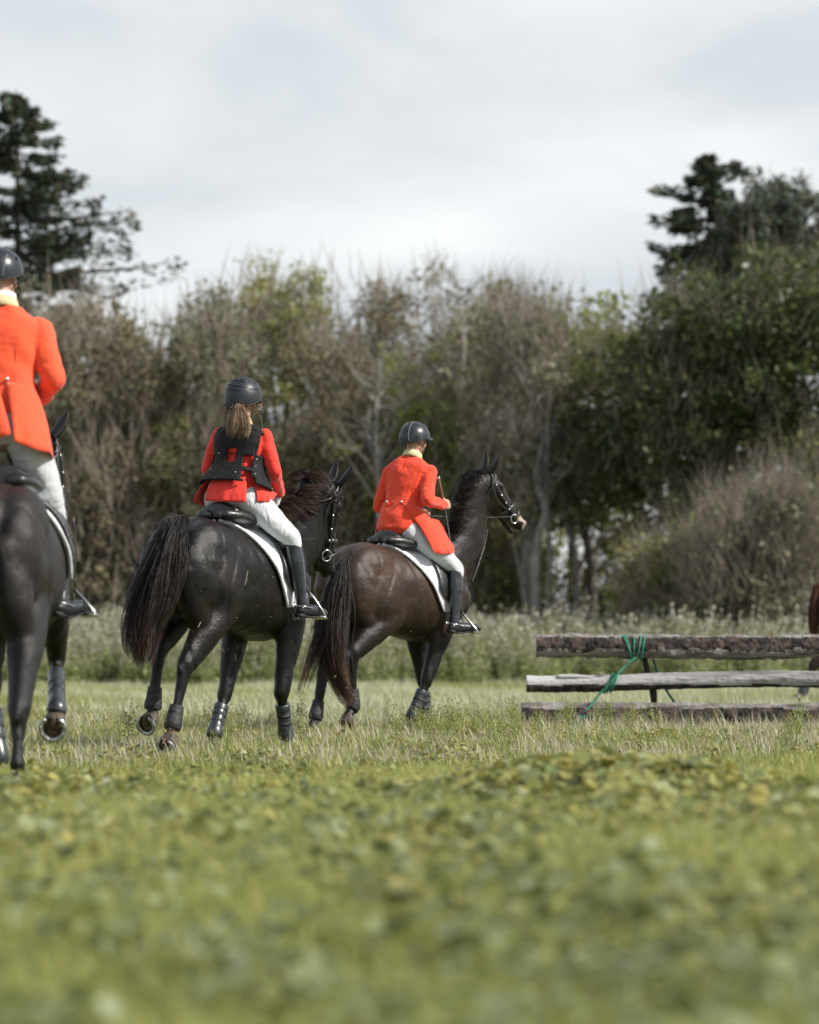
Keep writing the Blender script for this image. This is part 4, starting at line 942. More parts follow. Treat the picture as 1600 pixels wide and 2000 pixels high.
def build_saddle(F, label, padlabel, xr0=-.20, xr1=.22, binding='binding_w', xoff=0.0, bottom=112, bend=0, under=None):
    # saddle pad
    pr = F.root('saddle_pad', (.1 + xoff, 0, 1.5)); tag(pr, padlabel, 'saddle pad')
    x0 = lambda u: xoff + xr0 + (xr1 - xr0) * u ** 1.35
    x1 = lambda u: xoff + .46 + .10 * math.sin(u * 3.1)
    b = barrel_sheet(x0, x1, 3, bottom, .012, bend=bend); part('pad_cloth', b, M['pad'], pr, solid=.010)
    for (edge, nm) in ((x0, 'binding'),):
        for sg in (1, -1):
            b = MB(); P = [torso_pt(edge(u) - .004, R(3 + (bottom - 3) * u) * sg, .018, bend=bend) for u in np.linspace(0, 1, 24)]
            P += [torso_pt(edge(1) + (x1(1) - edge(1)) * q, R(bottom) * sg, .018, bend=bend) for q in (.15, .4, .7, .95)]
            b.tube(P, [.0095] * len(P), seg=8, n=1); part('binding', b, M[binding], pr)
            if binding == 'binding_w': continue
            b = MB(); P = [torso_pt(edge(u) + .022, R(3 + (bottom - 6) * u) * sg, .026, bend=bend) for u in np.linspace(0, .97, 24)]
            b.tube(P, [.003] * len(P), seg=6, n=1); part('piping', b, M['binding_r'], pr)
    # saddle
    s = F.root('saddle', (.1 + xoff, 0, 1.55)); tag(s, label, 'saddle')
    b = MB(); rows = []
    for x, zc, hw, up in ((-.19, 1.635, .095, .055), (-.175, 1.675, .135, .05), (-.14, 1.685, .155, .035), (-.06, 1.645, .155, .02), (.05, 1.618, .12, .02), (.16, 1.622, .10, .025), (.25, 1.655, .105, .04), (.31, 1.69, .10, .045), (.34, 1.675, .07, .04)):
        r = []
        for j in range(24):
            a = 2 * math.pi * j / 24; sn, cs = math.sin(a), math.cos(a)
            r.append(V((x + xoff, hw * sn, zc - .012 - .045 * abs(sn) ** 2 + (up * .45 if cs > 0 else .05) * cs)))
        rows.append(r)
    b.rings(rows); me = fuse(b, .009, 5); part('seat', me, M['leather'], s)
    for sg in (1, -1):                         # panels under the seat, bulging out behind
        b = MB(); b.tube([(-.21 + xoff, -.075 * sg, 1.598), (-.12 + xoff, -.105 * sg, 1.592), (.05 + xoff, -.12 * sg, 1.575), (.25 + xoff, -.12 * sg, 1.60)], [(.036, .06), (.044, .07), (.04, .07), (.03, .05)], side=(0, 1, 0), n=6)
        part('panel', b, M['leather'], s)
        b = MB(); nn = 16; rows = []
        for u in np.linspace(0, 1, nn):
            a = R(24 + 74 * u) * sg; xa = xoff + .13 + .05 * math.sin(u * 2.5); xb = xoff + .30 + .17 * math.sin(min(1, u * 1.2) * 1.7)
            if u > .85: xa += (u - .85) * .8; xb -= (u - .85) * .8
            rows.append([torso_pt(xa + (xb - xa) * i / 12, a, .034 + .004 * math.sin(i / 12 * 3.14)) for i in range(13)])
        b.rings(rows, cap=False, closed=False); part('flap', b, M['leather'], s, solid=.008)
    return s, pr
def stirrup(F, s, top, iron_top, foot, fdir, side, steelm=None):
    """leather down to the iron, the iron round the foot; foot = ball of the foot on the tread"""
    top, it, ft, fd = V(top), V(iron_top), V(foot), V(fdir).normalized(); b = MB()
    strap(b, [top, top.lerp(it, .5), it], [V((0, side, 0))] * 3, .026, .005, 3); o = part('stirrup_leather', b, M['leather'], s)
    b = MB(); lat = fd.cross(V((0, 0, 1))).normalized(); up = (it - ft).normalized(); tw = ft + V((0, 0, -.018))
    P = [tw + lat * .058, tw + lat * .060 + up * .03, tw + lat * .050 + up * .085, it + lat * .012, it - lat * .012, tw - lat * .050 + up * .085, tw - lat * .060 + up * .03, tw - lat * .058]
    b.tube(P, [(.009, .006)] * 8, side=fd, seg=8, n=4); b.box(tw, (.020, .062, .006), Matrix((fd, lat, fd.cross(lat))).transposed())
    part('stirrup_iron', b, steelm or M['steel'], s)

# ------------------------------------------------------------------ the three horses of the ride
def mk_leg(kind, side, F, pts, yl, **k):
    names = ('stifle', 'hock', 'fetlock', 'coronet') if kind == 'hind' else ('elbow', 'knee', 'fetlock', 'coronet')
    d = dict(kind=kind, side=side)
    for nme, q, y_ in zip(names, pts, yl):
        d[nme] = V(q) if len(q) == 3 else F.y(q[0], q[1], y_)
    d.update(k); return d
F2 = Frame(452, 19.55, 30)
F3 = Frame(777, 24.1, 42)
F1 = Frame(15, 15.6, 3)

coat2 = coat_mat('black coat', (.004, .004, .0045), (.0050, .0048, .0052), (.013, .009, .0065), .5, .9, .31, 0.0, .6)
coat3 = coat_mat('dark bay coat', (.006, .005, .0045), (.026, .0155, .0105), (.066, .036, .020), .70, 1.12, .37, 3.1, .8)
coat1 = coat_mat('dark brown coat', (.005, .0045, .0045), (.013, .011, .0105), (.022, .017, .014), .60, 1.0, .40, 7.7, .6)
tail2 = hair_mat('black tail with russet tips', [(.008, .007, .007), (.010, .008, .008), (.014, .010, .0085), (.028, .016, .011), (.055, .028, .019)])
tail3 = hair_mat('dark tail with chestnut ends', [(.010, .008, .007), (.014, .011, .010), (.022, .015, .012), (.048, .022, .015), (.085, .034, .020)])
mane2 = hair_mat('sun bleached mane', [(.012, .008, .006), (.045, .022, .013), (.035, .018, .012), (.010, .008, .007)])
mane3 = hair_mat('black mane', [(.007, .006, .006), (.010, .009, .008), (.010, .009, .008)])
tan_hair = mat('tan pastern hair', (.10, .062, .036), (.20, .125, .075), .8, 25, .5, 80)
pink = mat('pink white nose', (.30, .20, .17), (.48, .38, .33), .6, 14, .3, 70)

# ---- horse 2 (middle)
def headframe(F, poll, muz, uhint): return Head(poll, V(muz) - V(poll), uhint, 1.0)
F = F2
pollw = at(652, 945, 20.35); muzw = at(650, 1128, 20.48)
poll2 = F.Mi @ pollw; muz2 = F.Mi @ muzw
H2 = Head(poll2, muz2 - poll2, (F.Mi.to_3x3() @ V((.82, .57, .1))), (muz2 - poll2).length / .655)
legs2 = [
    mk_leg('hind', 1, F, [(-.36, .17, .98), (311, 1268), (299, 1378), (297, 1398)], (.17, .14, .13, .13), axis=(-.92, 0, -.38), toe=(-.2, 0, -1), boot='short', size=1.05),
    mk_leg('hind', -1, F, [(-.38, -.17, .98), (362, 1303), (338, 1415), (333, 1438)], (-.17, -.14, -.13, -.13), axis=(-.80, 0, -.55), toe=(.1, 0, -1), boot='short', size=1.0),
    mk_leg('fore', 1, F, [(.36, .17, .92), (438, 1358), (420, 1430), (416, 1450)], (.17, .16, .13, .12), axis=(.1, 0, -1), toe=(1, 0, 0), boot='long'),
    mk_leg('fore', -1, F, [(.50, -.17, .92), (549, 1352), (558, 1432), (560, 1456)], (-.17, -.15, -.13, -.13), axis=(.25, 0, -1), toe=(1, 0, 0), boot='long'),
]
S2 = dict(label='black horse ridden by the woman in the black vest, head bent down to the right', coat=coat2, legs=legs2, head=H2,
    bridle_label='black double bridle on the head of the black horse with the woman rider',
    neck=[((.34, 0, 1.22), .34, .17), ((.61, -.02, 1.38), .30, .14), ((.85, -.07, 1.58), .235, .115), (poll2 + H2.f * .04 - H2.u * .15 + V((-.06, 0, -.02)), .15, .085), (poll2 + H2.f * .05 - H2.u * .09, .10, .075)],
    ear=(.55, -.80), tailmat=tail2, manemat=mane2, nosemat=M['leather'],)
tg = [F.Mi @ at(x, y, Y) for x, y, Y in ((360, 1018, 18.95), (342, 1024, 18.80), (325, 1075, 18.72), (310, 1140, 18.66), (292, 1205, 18.60), (280, 1262, 18.55), (276, 1300, 18.52))]
S2['tail'] = [dict(guide=tg, spread=[.030, .075, .098, .105, .102, .092, .072], n=2600, rad=.0034, seed=5, locks=46, wave=.020, wfreq=2.2, tmin=.72, side=(0, 1, 0), flat=.8, start=.8, seg=22),
              dict(guide=tg[:5], spread=[.030, .07, .085, .09, .08], n=700, rad=.0036, seed=6, locks=20, wave=.010, wfreq=1.5, tmin=.5, flat=.8, start=.8, seg=18)]
def crest(N, H, n, hang, seed, length, sgn=-1, spread=.05, back=0.0, rad=.004, f1=1.0):
    """hair falling from points along the crest line"""
    rs = random.Random(seed); outl = []
    P, W = smooth_path([V(x[0]) for x in N], [(x[1],) for x in N], 6); k = len(P)
    for q in range(n):
        f = .25 + (f1 - .25) * (q + .5) / n; g = f * (k - 1); i = min(int(g), k - 2); p = V(P[i]).lerp(V(P[i + 1]), g - i); dpt = W[i][0] * (1 - (g - i)) + W[i + 1][0] * (g - i)
        t = (V(P[i + 1]) - V(P[i])).normalized(); sd = V((0, 1, 0)); up = t.cross(sd) * -1; up = up if up.z > 0 else -up
        up.normalize(); c = p + up * (dpt - .012); sv = V((0, sgn, 0)); ln = length * rs.uniform(.75, 1.15)
        outl.append(dict(guide=[c, c + sv * .05 + up * .028 - t * back, c + sv * (.10 + .03) + up * (-.25 * ln) - t * back, c + sv * .15 + up * (-.8 * ln) + V((0, 0, -.1 * ln))],
                         spread=[.012, spread * .7, spread, spread * .9], n=hang, rad=rad, seed=seed * 31 + q, locks=4, wave=.012, wfreq=1.4, tmin=.7, side=tuple(t), flat=.4, start=.8, seg=12))
    return outl
S2['mane'] = crest(S2['neck'], H2, 34, 26, 3, .17, -1, .07, f1=.82, rad=.003) + crest(S2['neck'], H2, 26, 24, 8, .07, 1, .07, f1=.88, rad=.003)
for sg_ in (1, -1):
    c = H2.w(0, .02, 0); S2['mane'].append(dict(guide=[c - H2.f * .02, c + H2.u * .025 + H2.f * .03, c + H2.u * .03 + H2.f * .12 + H2.s * .01 * sg_, c + H2.u * .012 + H2.f * .20 + H2.s * .012 * sg_], spread=[.015, .022, .025, .02], n=70, rad=.0035, seed=40 + sg_, locks=6, wave=.01, tmin=.6, side=tuple(H2.s), flat=.4, seg=12))
fx2 = [V(legs2[1]['coronet']), V(legs2[1]['fetlock'])]
def near_seg(a, b_, r):
    a = np.array(a); b_ = np.array(b_)
    def fn(co):
        d = b_ - a; t = np.clip(((co - a) @ d) / d.dot(d), 0, 1); q = a + t[:, None] * d; return np.linalg.norm(co - q, axis=1) < r
    return fn
S2['spots'] = [(tan_hair, near_seg(fx2[0], fx2[0].lerp(fx2[1], .55), .062)), (tan_hair, near_seg(legs2[2]['coronet'], legs2[2]['coronet'], .03))]
horse2, H2, bridle2 = build_horse(F, S2)
saddle2, pad2 = build_saddle(F, 'black leather saddle under the woman in the black vest', 'white quilted saddle pad on the black horse of the woman rider', -.17, .27, 'binding_w')

# ---- horse 3 (right)
F = F3
pollw = at(951, 921, 24.75); muzw = at(1027, 1022, 25.05)
poll3 = F.Mi @ pollw; muz3 = F.Mi @ muzw
H3 = Head(poll3, muz3 - poll3, (F.Mi.to_3x3() @ V((.62, .35, .62))), .98)
legs3 = [
    mk_leg('hind', 1, F, [(-.40, .17, .98), (634, 1308), (617, 1398), (612, 1416)], (.17, .14, .13, .13), axis=(.0, 0, -1), toe=(1, 0, 0), boot='short'),
    mk_leg('hind', -1, F, [(-.26, -.17, 1.00), (688, 1278), (690, 1378), (680, 1398)], (-.17, -.16, -.13, -.13), axis=(-.72, 0, -.72), toe=(.2, 0, -1), boot='short', shoe=False),
    mk_leg('fore', -1, F, [(.40, -.17, .94), (833, 1330), (806, 1398), (798, 1412)], (-.17, -.14, -.12, -.12), axis=(-.1, 0, -1), toe=(1, 0, -.2), boot='long'),
    mk_leg('fore', 1, F, [(.40, .17, .92), (827, 1330), (832, 1402), (832, 1417)], (.17, .14, .12, .12), axis=(.2, 0, -1), toe=(1, 0, 0), boot='long'),
]
S3 = dict(label='dark bay horse ridden by the man in the tailcoat, head high, nearest the log fence', coat=coat3, legs=legs3, head=H3, jaw=.022,
    bridle_label='black bridle on the raised head of the dark bay horse near the log fence',
    neck=[((.38, 0, 1.21), .35, .165), ((.61, -.02, 1.39), .29, .135), ((.80, -.06, 1.61), .215, .105), (poll3 - H3.u * .165 + H3.f * .03 + V((-.02, 0, -.04)), .142, .085), (poll3 + H3.f * .03 - H3.u * .09, .09, .07)],
    ear=(.95, -.45), tailmat=tail3, manemat=mane3)
tg = [F.Mi @ at(x, y, Y) for x, y, Y in ((682, 1078, 23.42), (668, 1105, 23.30), (660, 1160, 23.20), (652, 1215, 23.12), (650, 1270, 23.05), (662, 1325, 23.0), (688, 1372, 22.95))]
tb = [F.Mi @ at(x, y, Y) for x, y, Y in ((665, 1120, 23.25), (655, 1180, 23.16), (632, 1235, 23.10), (608, 1300, 23.05), (588, 1360, 23.0))]
S3['tail'] = [dict(guide=tg, spread=[.022, .065, .095, .105, .10, .08, .06], n=2000, rad=.0036, seed=15, locks=30, wave=.02, wfreq=2.0, tmin=.62, flat=.7, start=.8, seg=22),
              dict(guide=tb, spread=[.03, .06, .06, .06, .05], n=130, rad=.0042, seed=17, locks=10, wave=.025, wfreq=1.6, tmin=.6, flat=.7, start=.7, seg=18)]
S3['mane'] = crest(S3['neck'], H3, 40, 16, 5, .12, 1, .06, rad=.003) + crest(S3['neck'], H3, 30, 8, 6, .03, -1, .05, f1=.95, rad=.003)
def nose3(co):
    q = co - np.array(H3.w(.60, -.005, 0)); f = np.array(H3.f); u = np.array(H3.u)
    a = q @ f; b_ = q @ u; return (np.abs(a) < .075) & (b_ > -.055 - .02 * np.sin(a * 60)) & (np.linalg.norm(q, axis=1) < .1)
S3['spots'] = [(pink, nose3)]
horse3, H3, bridle3 = build_horse(F, S3)
saddle3, pad3 = build_saddle(F, 'black leather saddle under the man in the tailcoat', 'pale grey saddle pad with maroon piping on the dark bay horse', -.20, .26, 'binding_w', bottom=108)

# ---- horse 1 (left, cut by the frame)
F = F1
pollw = at(88, 850, 16.65); muzw = at(130, 1045, 16.95)
poll1 = F.Mi @ pollw; muz1 = F.Mi @ muzw
H1 = Head(poll1, muz1 - poll1, (F.Mi.to_3x3() @ V((.38, .9, .35))), (muz1 - poll1).length / .655)
legs1 = [
    mk_leg('hind', -1, F, [(-.40, -.19, .95), F.x(36, 1392, -.98), F.x(33, 1492, -1.06), F.x(34, 1512, -1.04)], (-.17,) * 4, axis=(.1, 0, -1), toe=(1, 0, 0), boot=None, size=.95),
    mk_leg('hind', 1, F, [(-.30, .17, .98), (-.45, .15, .52), (-.30, .14, .16), (-.27, .14, .08)], (.17,) * 4, axis=(.2, 0, -1), toe=(1, 0, 0), boot='short'),
    mk_leg('fore', -1, F, [(.46, -.17, .92), F.x(110, 1290, .66), F.x(111, 1384, .30), F.x(108, 1402, .27)], (-.17,) * 4, axis=(-.95, 0, -.3), toe=(-.2, 0, -1), boot='long', size=1.12),
    mk_leg('fore', 1, F, [(.44, .17, .92), (.34, .15, .48), F.x(-2, 1478, .25), F.x(-4, 1498, .26)], (.17,) * 4, axis=(.2, 0, -1), toe=(1, 0, 0), boot='long'),
]
S1 = dict(haunch=.03, label='dark brown horse cut off by the left edge of the picture, right forefoot lifted', coat=coat1, legs=legs1, head=H1,
    bridle_label='black bridle on the horse at the left edge, half hidden by the rider\'s leg',
    neck=[((.36, 0, 1.22), .34, .165), ((.60, -.0, 1.42), .26, .13), ((.80, -.03, 1.66), .19, .10), (poll1 - H1.u * .14 + H1.f * .03, .13, .085), (poll1 + H1.f * .03 - H1.u * .09, .10, .07)],
    ear=(.85, -.5), tailmat=tail2, manemat=mane3)
tg = [V((-.76, .02, 1.46)), V((-.88, .04, 1.44)), V((-.95, .06, 1.25)), V((-1.0, .07, 1.0)), V((-1.02, .08, .75)), V((-1.03, .08, .58))]
S1['tail'] = [dict(guide=tg, spread=[.03, .06, .085, .09, .085, .06], n=900, rad=.0048, seed=25, locks=24, wave=.015, tmin=.7, flat=.8, start=.8, seg=20)]
S1['mane'] = crest(S1['neck'], H1, 10, 40, 9, .2, 1, .05)
horse1, H1, bridle1 = build_horse(F, S1)
saddle1, pad1 = build_saddle(F, 'black leather saddle on the horse at the left edge', 'white saddle pad on the dark brown horse at the left edge', -.17, .25, 'binding_w', bottom=98)
# ================================================================== riders
M['skin'] = mat('skin', (.46, .27, .19), (.56, .34, .25), .5, 12, .1, 80)
M['skin'].node_tree.nodes['Principled BSDF'].inputs['Subsurface Weight'].default_value = .08
def cloth(name, c, rough=.8, fold=.5, fs=7, weave=.15, c2=None, sheen=.25):
    m, nt, p = new_mat(name); l = nt.links.new; p.inputs['Base Color'].default_value = (*c, 1); p.inputs['Roughness'].default_value = rough
    p.inputs['Sheen Weight'].default_value = sheen; p.inputs['Specular IOR Level'].default_value = .25
    tc = _n(nt, 'ShaderNodeTexCoord'); mp = _n(nt, 'ShaderNodeMapping'); mp.inputs['Scale'].default_value = (1.3, 1.0, .55); mp.inputs['Rotation'].default_value = (.2, .35, .1)
    l(tc.outputs['Object'], mp.inputs[0]); n = _n(nt, 'ShaderNodeTexNoise'); n.inputs['Scale'].default_value = fs; n.inputs['Detail'].default_value = 3; n.inputs['Distortion'].default_value = 1.1
    l(mp.outputs[0], n.inputs[0]); n2 = _n(nt, 'ShaderNodeTexNoise'); n2.inputs['Scale'].default_value = 260; l(tc.outputs['Object'], n2.inputs[0])
    b = _n(nt, 'ShaderNodeBump'); b.inputs['Strength'].default_value = fold; b.inputs['Distance'].default_value = .03; l(n.outputs['Fac'], b.inputs['Height'])
    b2 = _n(nt, 'ShaderNodeBump'); b2.inputs['Strength'].default_value = weave; b2.inputs['Distance'].default_value = .003; l(n2.outputs['Fac'], b2.inputs['Height']); l(b.outputs[0], b2.inputs['Normal']); l(b2.outputs[0], p.inputs['Normal'])
    if c2:
        r = _n(nt, 'ShaderNodeMix', data_type='RGBA'); r.inputs[6].default_value = (*c, 1); r.inputs[7].default_value = (*c2, 1); l(n.outputs['Fac'], r.inputs[0]); l(r.outputs[2], p.inputs['Base Color'])
    return m
M['red'] = cloth('scarlet wool coat', (.80, .070, .026), .78, .7, 6, c2=(.70, .052, .022))
M['red2'] = cloth('bright scarlet coat', (.76, .042, .024), .72, .7, 6, c2=(.66, .034, .020))
M['orange'] = cloth('orange red wool coat', (.86, .100, .032), .78, .7, 6, c2=(.77, .080, .028))
M['breech'] = cloth('white breeches', (.56, .585, .615), .8, .7, 9, c2=(.47, .49, .515))
M['vestm'] = cloth('black vest nylon', (.0045, .0045, .006), .75, .6, 11, .3, sheen=.05)
M['boot'] = mat('polished black leather', (.011, .014, .019), (.018, .023, .029), .30, 9, .25, 22, coat=.4)
M['shell'] = mat('matt navy black shell', (.014, .017, .022), (.018, .021, .027), .42, 20, .03, 200)
M['shell2'] = mat('glossy navy black shell', (.016, .020, .027), (.020, .024, .031), .32, 20, .03, 200)
M['trimg'] = mat('grey piping', (.20, .22, .24), None, .4)
M['glove'] = cloth('white glove', (.70, .66, .62), .8, .5, 40)
M['cream'] = cloth('cream collar', (.66, .54, .30), .8, .2, 30)
M['stock'] = cloth('white stock', (.72, .73, .75), .8, .3, 30)
M['hairb'] = hair_mat('fair brown hair', [(.17, .105, .060), (.30, .20, .125), (.42, .30, .20), (.20, .12, .07)], .45)
M['button'] = mat('silver button', (.6, .6, .58), None, .3, metal=.9)

MALE = [(-.04, .10, .08), (0, .15, .12), (.10, .175, .135), (.30, .160, .125), (.44, .152, .118), (.62, .175, .125), (.78, .195, .122), (.86, .185, .105), (.93, .120, .080), (1.0, .062, .062)]
FEM = [(-.04, .10, .09), (0, .16, .13), (.10, .182, .142), (.28, .160, .122), (.44, .138, .108), (.62, .150, .115), (.78, .165, .112), (.86, .155, .098), (.93, .105, .075), (1.0, .055, .055)]
class Torso:
    def __init__(s, P, N, Lh, Ls, tab):
        s.P, s.N = V(P), V(N); s.U = (s.N - s.P).normalized(); s.Lh, s.Ls = V(Lh).normalized(), V(Ls).normalized(); s.T = interp_rows(tab, 50)
    def fr(s, t):
        L_ = s.Lh.lerp(s.Ls, min(1, max(0, t))); L_ = (L_ - s.U * L_.dot(s.U)).normalized(); return L_, L_.cross(s.U)
    def pt(s, t, a, off=0.0):
        """a = 0 down the back, +90 on the right side, 180 in front"""
        L_, f = s.fr(t); w_ = float(np.interp(t, s.T[:, 0], s.T[:, 1])) + off; d = float(np.interp(t, s.T[:, 0], s.T[:, 2])) + off
        c = s.P.lerp(s.N, t) + f * (.022 * math.sin(t * 3.14)); n = 2 / 2.35; sn, cs = math.sin(a), math.cos(a)
        return c - f * d * math.copysign(abs(cs) ** n, cs) - L_ * w_ * math.copysign(abs(sn) ** n, sn)
def hand(b, wr, d, palm, thumb, curl=(50, 75, 45), k=1.0, r=.0092):
    """palm plus five separate bent fingers; palm = direction the palm faces, thumb = direction of the thumb side"""
    wr, d = V(wr), V(d).normalized(); pm = V(palm); pm = (pm - d * pm.dot(d)).normalized(); th = V(thumb); th = (th - d * th.dot(d) - pm * th.dot(pm)).normalized()
    b.tube([wr - d * .02, wr + d * .02 * k, wr + d * .055 * k, wr + d * .088 * k], [(.019, .026), (.018 * k, .034 * k), (.018 * k, .042 * k), (.014 * k, .040 * k)], side=th, seg=14)
    for i, (o, l1) in enumerate(((.030, .040), (.010, .045), (-.011, .042), (-.030, .033))):
        p = wr + d * (.082 - abs(i - 1) * .003) * k + th * o * k; P = [p - d * .03 * k, p]; a = 0
        for j, cv in enumerate(curl):
            a += R(cv); p = p + (d * math.cos(a) + pm * math.sin(a)) * l1 * (1, .68, .52)[j] * k; P.append(p)
        b.tube(P, [r * k, r * 1.02 * k, r * .95 * k, r * .88 * k, r * .75 * k], seg=8, n=3, side=th)
    p0 = wr + d * .022 * k + th * .025 * k; p1 = p0 + (th * .7 + d * .6 + pm * .25).normalized() * .036 * k; p2 = p1 + (d * .75 + pm * .6 - th * .05).normalized() * .034 * k; p3 = p2 + (d * .5 + pm * .75 - th * .35).normalized() * .026 * k
    b.tube([p0, p1, p2, p3], [.013 * k, .0115 * k, .0105 * k, .008 * k], seg=8, n=3, side=d)
def limb_sleeve(b, sh, el, wr, k=1.0, end=.034):
    sh, el, wr = V(sh), V(el), V(wr)
    b.ell(sh + (el - sh) * .06, (.060 * k, .056 * k, .060 * k))
    b.tube([sh, sh.lerp(el, .35), sh.lerp(el, .8), el], [.060 * k, .062 * k, .056 * k, .052 * k], seg=16)
    b.ell(el, (.052 * k,) * 3)
    b.tube([el, el.lerp(wr, .3), el.lerp(wr, .75), wr], [.053 * k, .052 * k, .043 * k, end + .004], seg=16)
    # soft crushed folds on the inside of the bend
    for q in (.72, .86, 1.0):
        c = sh.lerp(el, q); b.tube([c + (wr - el).normalized() * .02, c + (wr - el).normalized() * .048 * k], [.030 * k, .014], seg=8, n=2)
def wrinkle(me, amp, T=None):
    """soft cloth folds, real relief"""
    n = len(me.vertices); co = np.empty(n * 3); me.vertices.foreach_get('co', co); co = co.reshape(-1, 3); nr = np.empty(n * 3); me.vertices.foreach_get('normal', nr); nr = nr.reshape(-1, 3); o = co.copy()
    for i in range(n):
        c = co[i]; q = V((c[0] * 9 + c[2] * 5, c[1] * 9, c[2] * 8 - c[1] * 4)); o[i] += nr[i] * amp * (noise.noise(q) + .6 * abs(noise.noise(V((c[0] * 16, c[1] * 14 + c[2] * 9, c[2] * 26)))))
    me.vertices.foreach_set('co', o.ravel()); me.update()
def build_rider(F, S):
    J = S['J']; root = F.root('person', J['P']); tag(root, S['label'], 'person', S.get('group')); k = S.get('k', 1.0)
    T = Torso(J['P'], J['N'], S.get('Lh', (0, 1, 0)), S.get('Ls', (0, 1, 0)), FEM if S.get('fem') else MALE)
    Hc = V(J['head']); hu = V(S.get('hup', (0, 0, 1))).normalized(); hf = V(S['face']); hf = (hf - hu * hf.dot(hu)).normalized(); hl = hu.cross(hf); RM = Matrix((hf, hl, hu)).transposed()
    hw = lambda x, y, z: Hc + hf * x + hl * y + hu * z
    # ---- body: one skin from the head through the arms, legs and hands (mostly under the clothes)
    b = MB()
    b.ell(hw(0, 0, .02), (.094, .073, .105), RM); b.ell(hw(.028, 0, -.055), (.062, .056, .068), RM); b.ell(hw(.062, 0, -.092), (.026, .028, .022), RM)
    b.tube([hw(.088, 0, .015), hw(.106, 0, -.022), hw(.096, 0, -.032)], [.010, .015, .010], side=hl, seg=8)
    b.ell(hw(.088, 0, -.058), (.012, .024, .008), RM); b.ell(hw(.045, .046, -.030), (.035, .024, .035), RM); b.ell(hw(.045, -.046, -.030), (.035, .024, .035), RM)
    for sg in (1, -1): b.ell(hw(-.008, .074 * sg, -.012), (.018, .008, .031), RM)
    b.tube([hw(-.018, 0, -.03), hw(-.02, 0, -.09).lerp(T.N, .35), T.N + T.U * .0, T.N - T.U * .06], [(.060, .056), (.056, .053), (.062, .062), (.07, .09)], side=T.Ls, seg=16)
    rows = [[T.pt(t, 2 * math.pi * j / 20, -.014) for j in range(20)] for t in np.linspace(-.03, .98, 16)]; b.rings(rows)
    for q in 'RL':
        sh, el, wr, hd = (V(J[x + q]) for x in ('sh', 'el', 'wr', 'hd'))
        b.tube([sh, el], [.040, .032], n=1); b.tube([el, wr], [.032, .026], n=1); 
        hp, kn, an, to = (V(J[x + q]) for x in ('hip', 'kn', 'an', 'toe'))
        b.tube([hp, kn], [.06, .04], n=1); b.tube([kn, an], [.04, .028], n=1); b.tube([an + (to - an) * .1 + V((0, 0, -.03)), to + (an - to) * .35], [.022, .016], n=1)
        if S.get('gloves') is None: hand(b, wr, hd - wr, S['palm' + q], S['thumb' + q], k=S.get('hk', 1.0))
    body = part('body', fuse(b, .0075, 2), M['skin'], root)
    for sg in (1, -1):
        b = MB(); b.ell(hw(.086, .031 * sg, .005), (.008, .013, .009), RM, 10, 6); part('eye', b, M['eye'], root)
    # ---- breeches
    TH = S.get('th', 1.0)
    b = MB(); rows = [[T.pt(t, 2 * math.pi * j / 24, -.002) for j in range(24)] for t in np.linspace(-.02, .42, 10)]; b.rings(rows)
    for q in 'RL':
        hp, kn, an = (V(J[x + q]) for x in ('hip', 'kn', 'an')); sy = -1 if q == 'R' else 1
        side = T.Lh; b.ell(hp + V((-.03, .0, .0)), (.10, .085, .10))
        b.tube([hp, hp.lerp(kn, .35), hp.lerp(kn, .75), kn, kn.lerp(an, .18)], [(.100 * TH, .086 * TH), (.100 * TH, .086 * TH), (.082 * TH, .070 * TH), (.066, .060), (.055, .050)], seg=20, side=(0, 1, 0))
    me = fuse(b, .009, 4); wrinkle(me, .008); part('breeches', me, M['breech'], root)
    # ---- boots
    for q in 'RL':
        kn, an, to = (V(J[x + q]) for x in ('kn', 'an', 'toe')); b = MB(); ax = (an - kn).normalized(); fd = (to - an); fd = (fd - ax * fd.dot(ax) * .35).normalized()
        b.tube([kn + ax * .035, kn + ax * .07, kn.lerp(an, .35), kn.lerp(an, .62), kn.lerp(an, .88), an, an + ax * .03], [(.066, .058), (.063, .056), (.066, .057), (.056, .049), (.043, .038), (.044, .038), (.042, .036)], seg=20, side=(0, 1, 0))
        heel = an + ax * .062 - fd * .035
        b.tube([heel, heel + fd * .08 + V((0, 0, .014)), to - fd * .06 + V((0, 0, .004)), to], [(.034, .034), (.040, .036), (.032, .042), (.020, .030)], seg=16, side=fd.cross(V((0, 0, 1))))
        o = part('boot', fuse(b, .006, 2), M['boot'], root)
        b = MB(); sl = V((0, 0, -1)); b.tube([heel + sl * .032 - fd * .02, heel + sl * .034 + fd * .08, to - fd * .05 + sl * .024, to + sl * .012], [(.008, .030), (.007, .034), (.007, .040), (.006, .024)], seg=12, side=fd.cross(V((0, 0, 1))))
        b.box(heel + sl * .038, (.028, .028, .012), Matrix((fd, fd.cross(V((0, 0, 1))).normalized(), V((0, 0, 1)))).transposed())
        part('sole', b, M['boot_n'], o, off=ROOTS[root.name])
        if S.get('spur', True):
            b = MB(); sc = an + ax * .035; lt = fd.cross(V((0, 0, 1))).normalized()
            b.tube([sc + fd * .05 + lt * .045, sc - fd * .03 + lt * .045, sc - fd * .055, sc - fd * .03 - lt * .045, sc + fd * .05 - lt * .045], [.0045] * 5, seg=8, n=5); b.tube([sc - fd * .052, sc - fd * .092], [.0055, .0045], seg=8, n=1)
            part('spur', b, M['steel'], o, off=ROOTS[root.name])
            b = MB(); b.tube([sc + fd * .02 + lt * .046, sc + fd * .055 + V((0, 0, .03)), sc + fd * .02 - lt * .046], [(.003, .009)] * 3, seg=8, n=5); part('spur_strap', b, M['leather'], o, off=ROOTS[root.name])
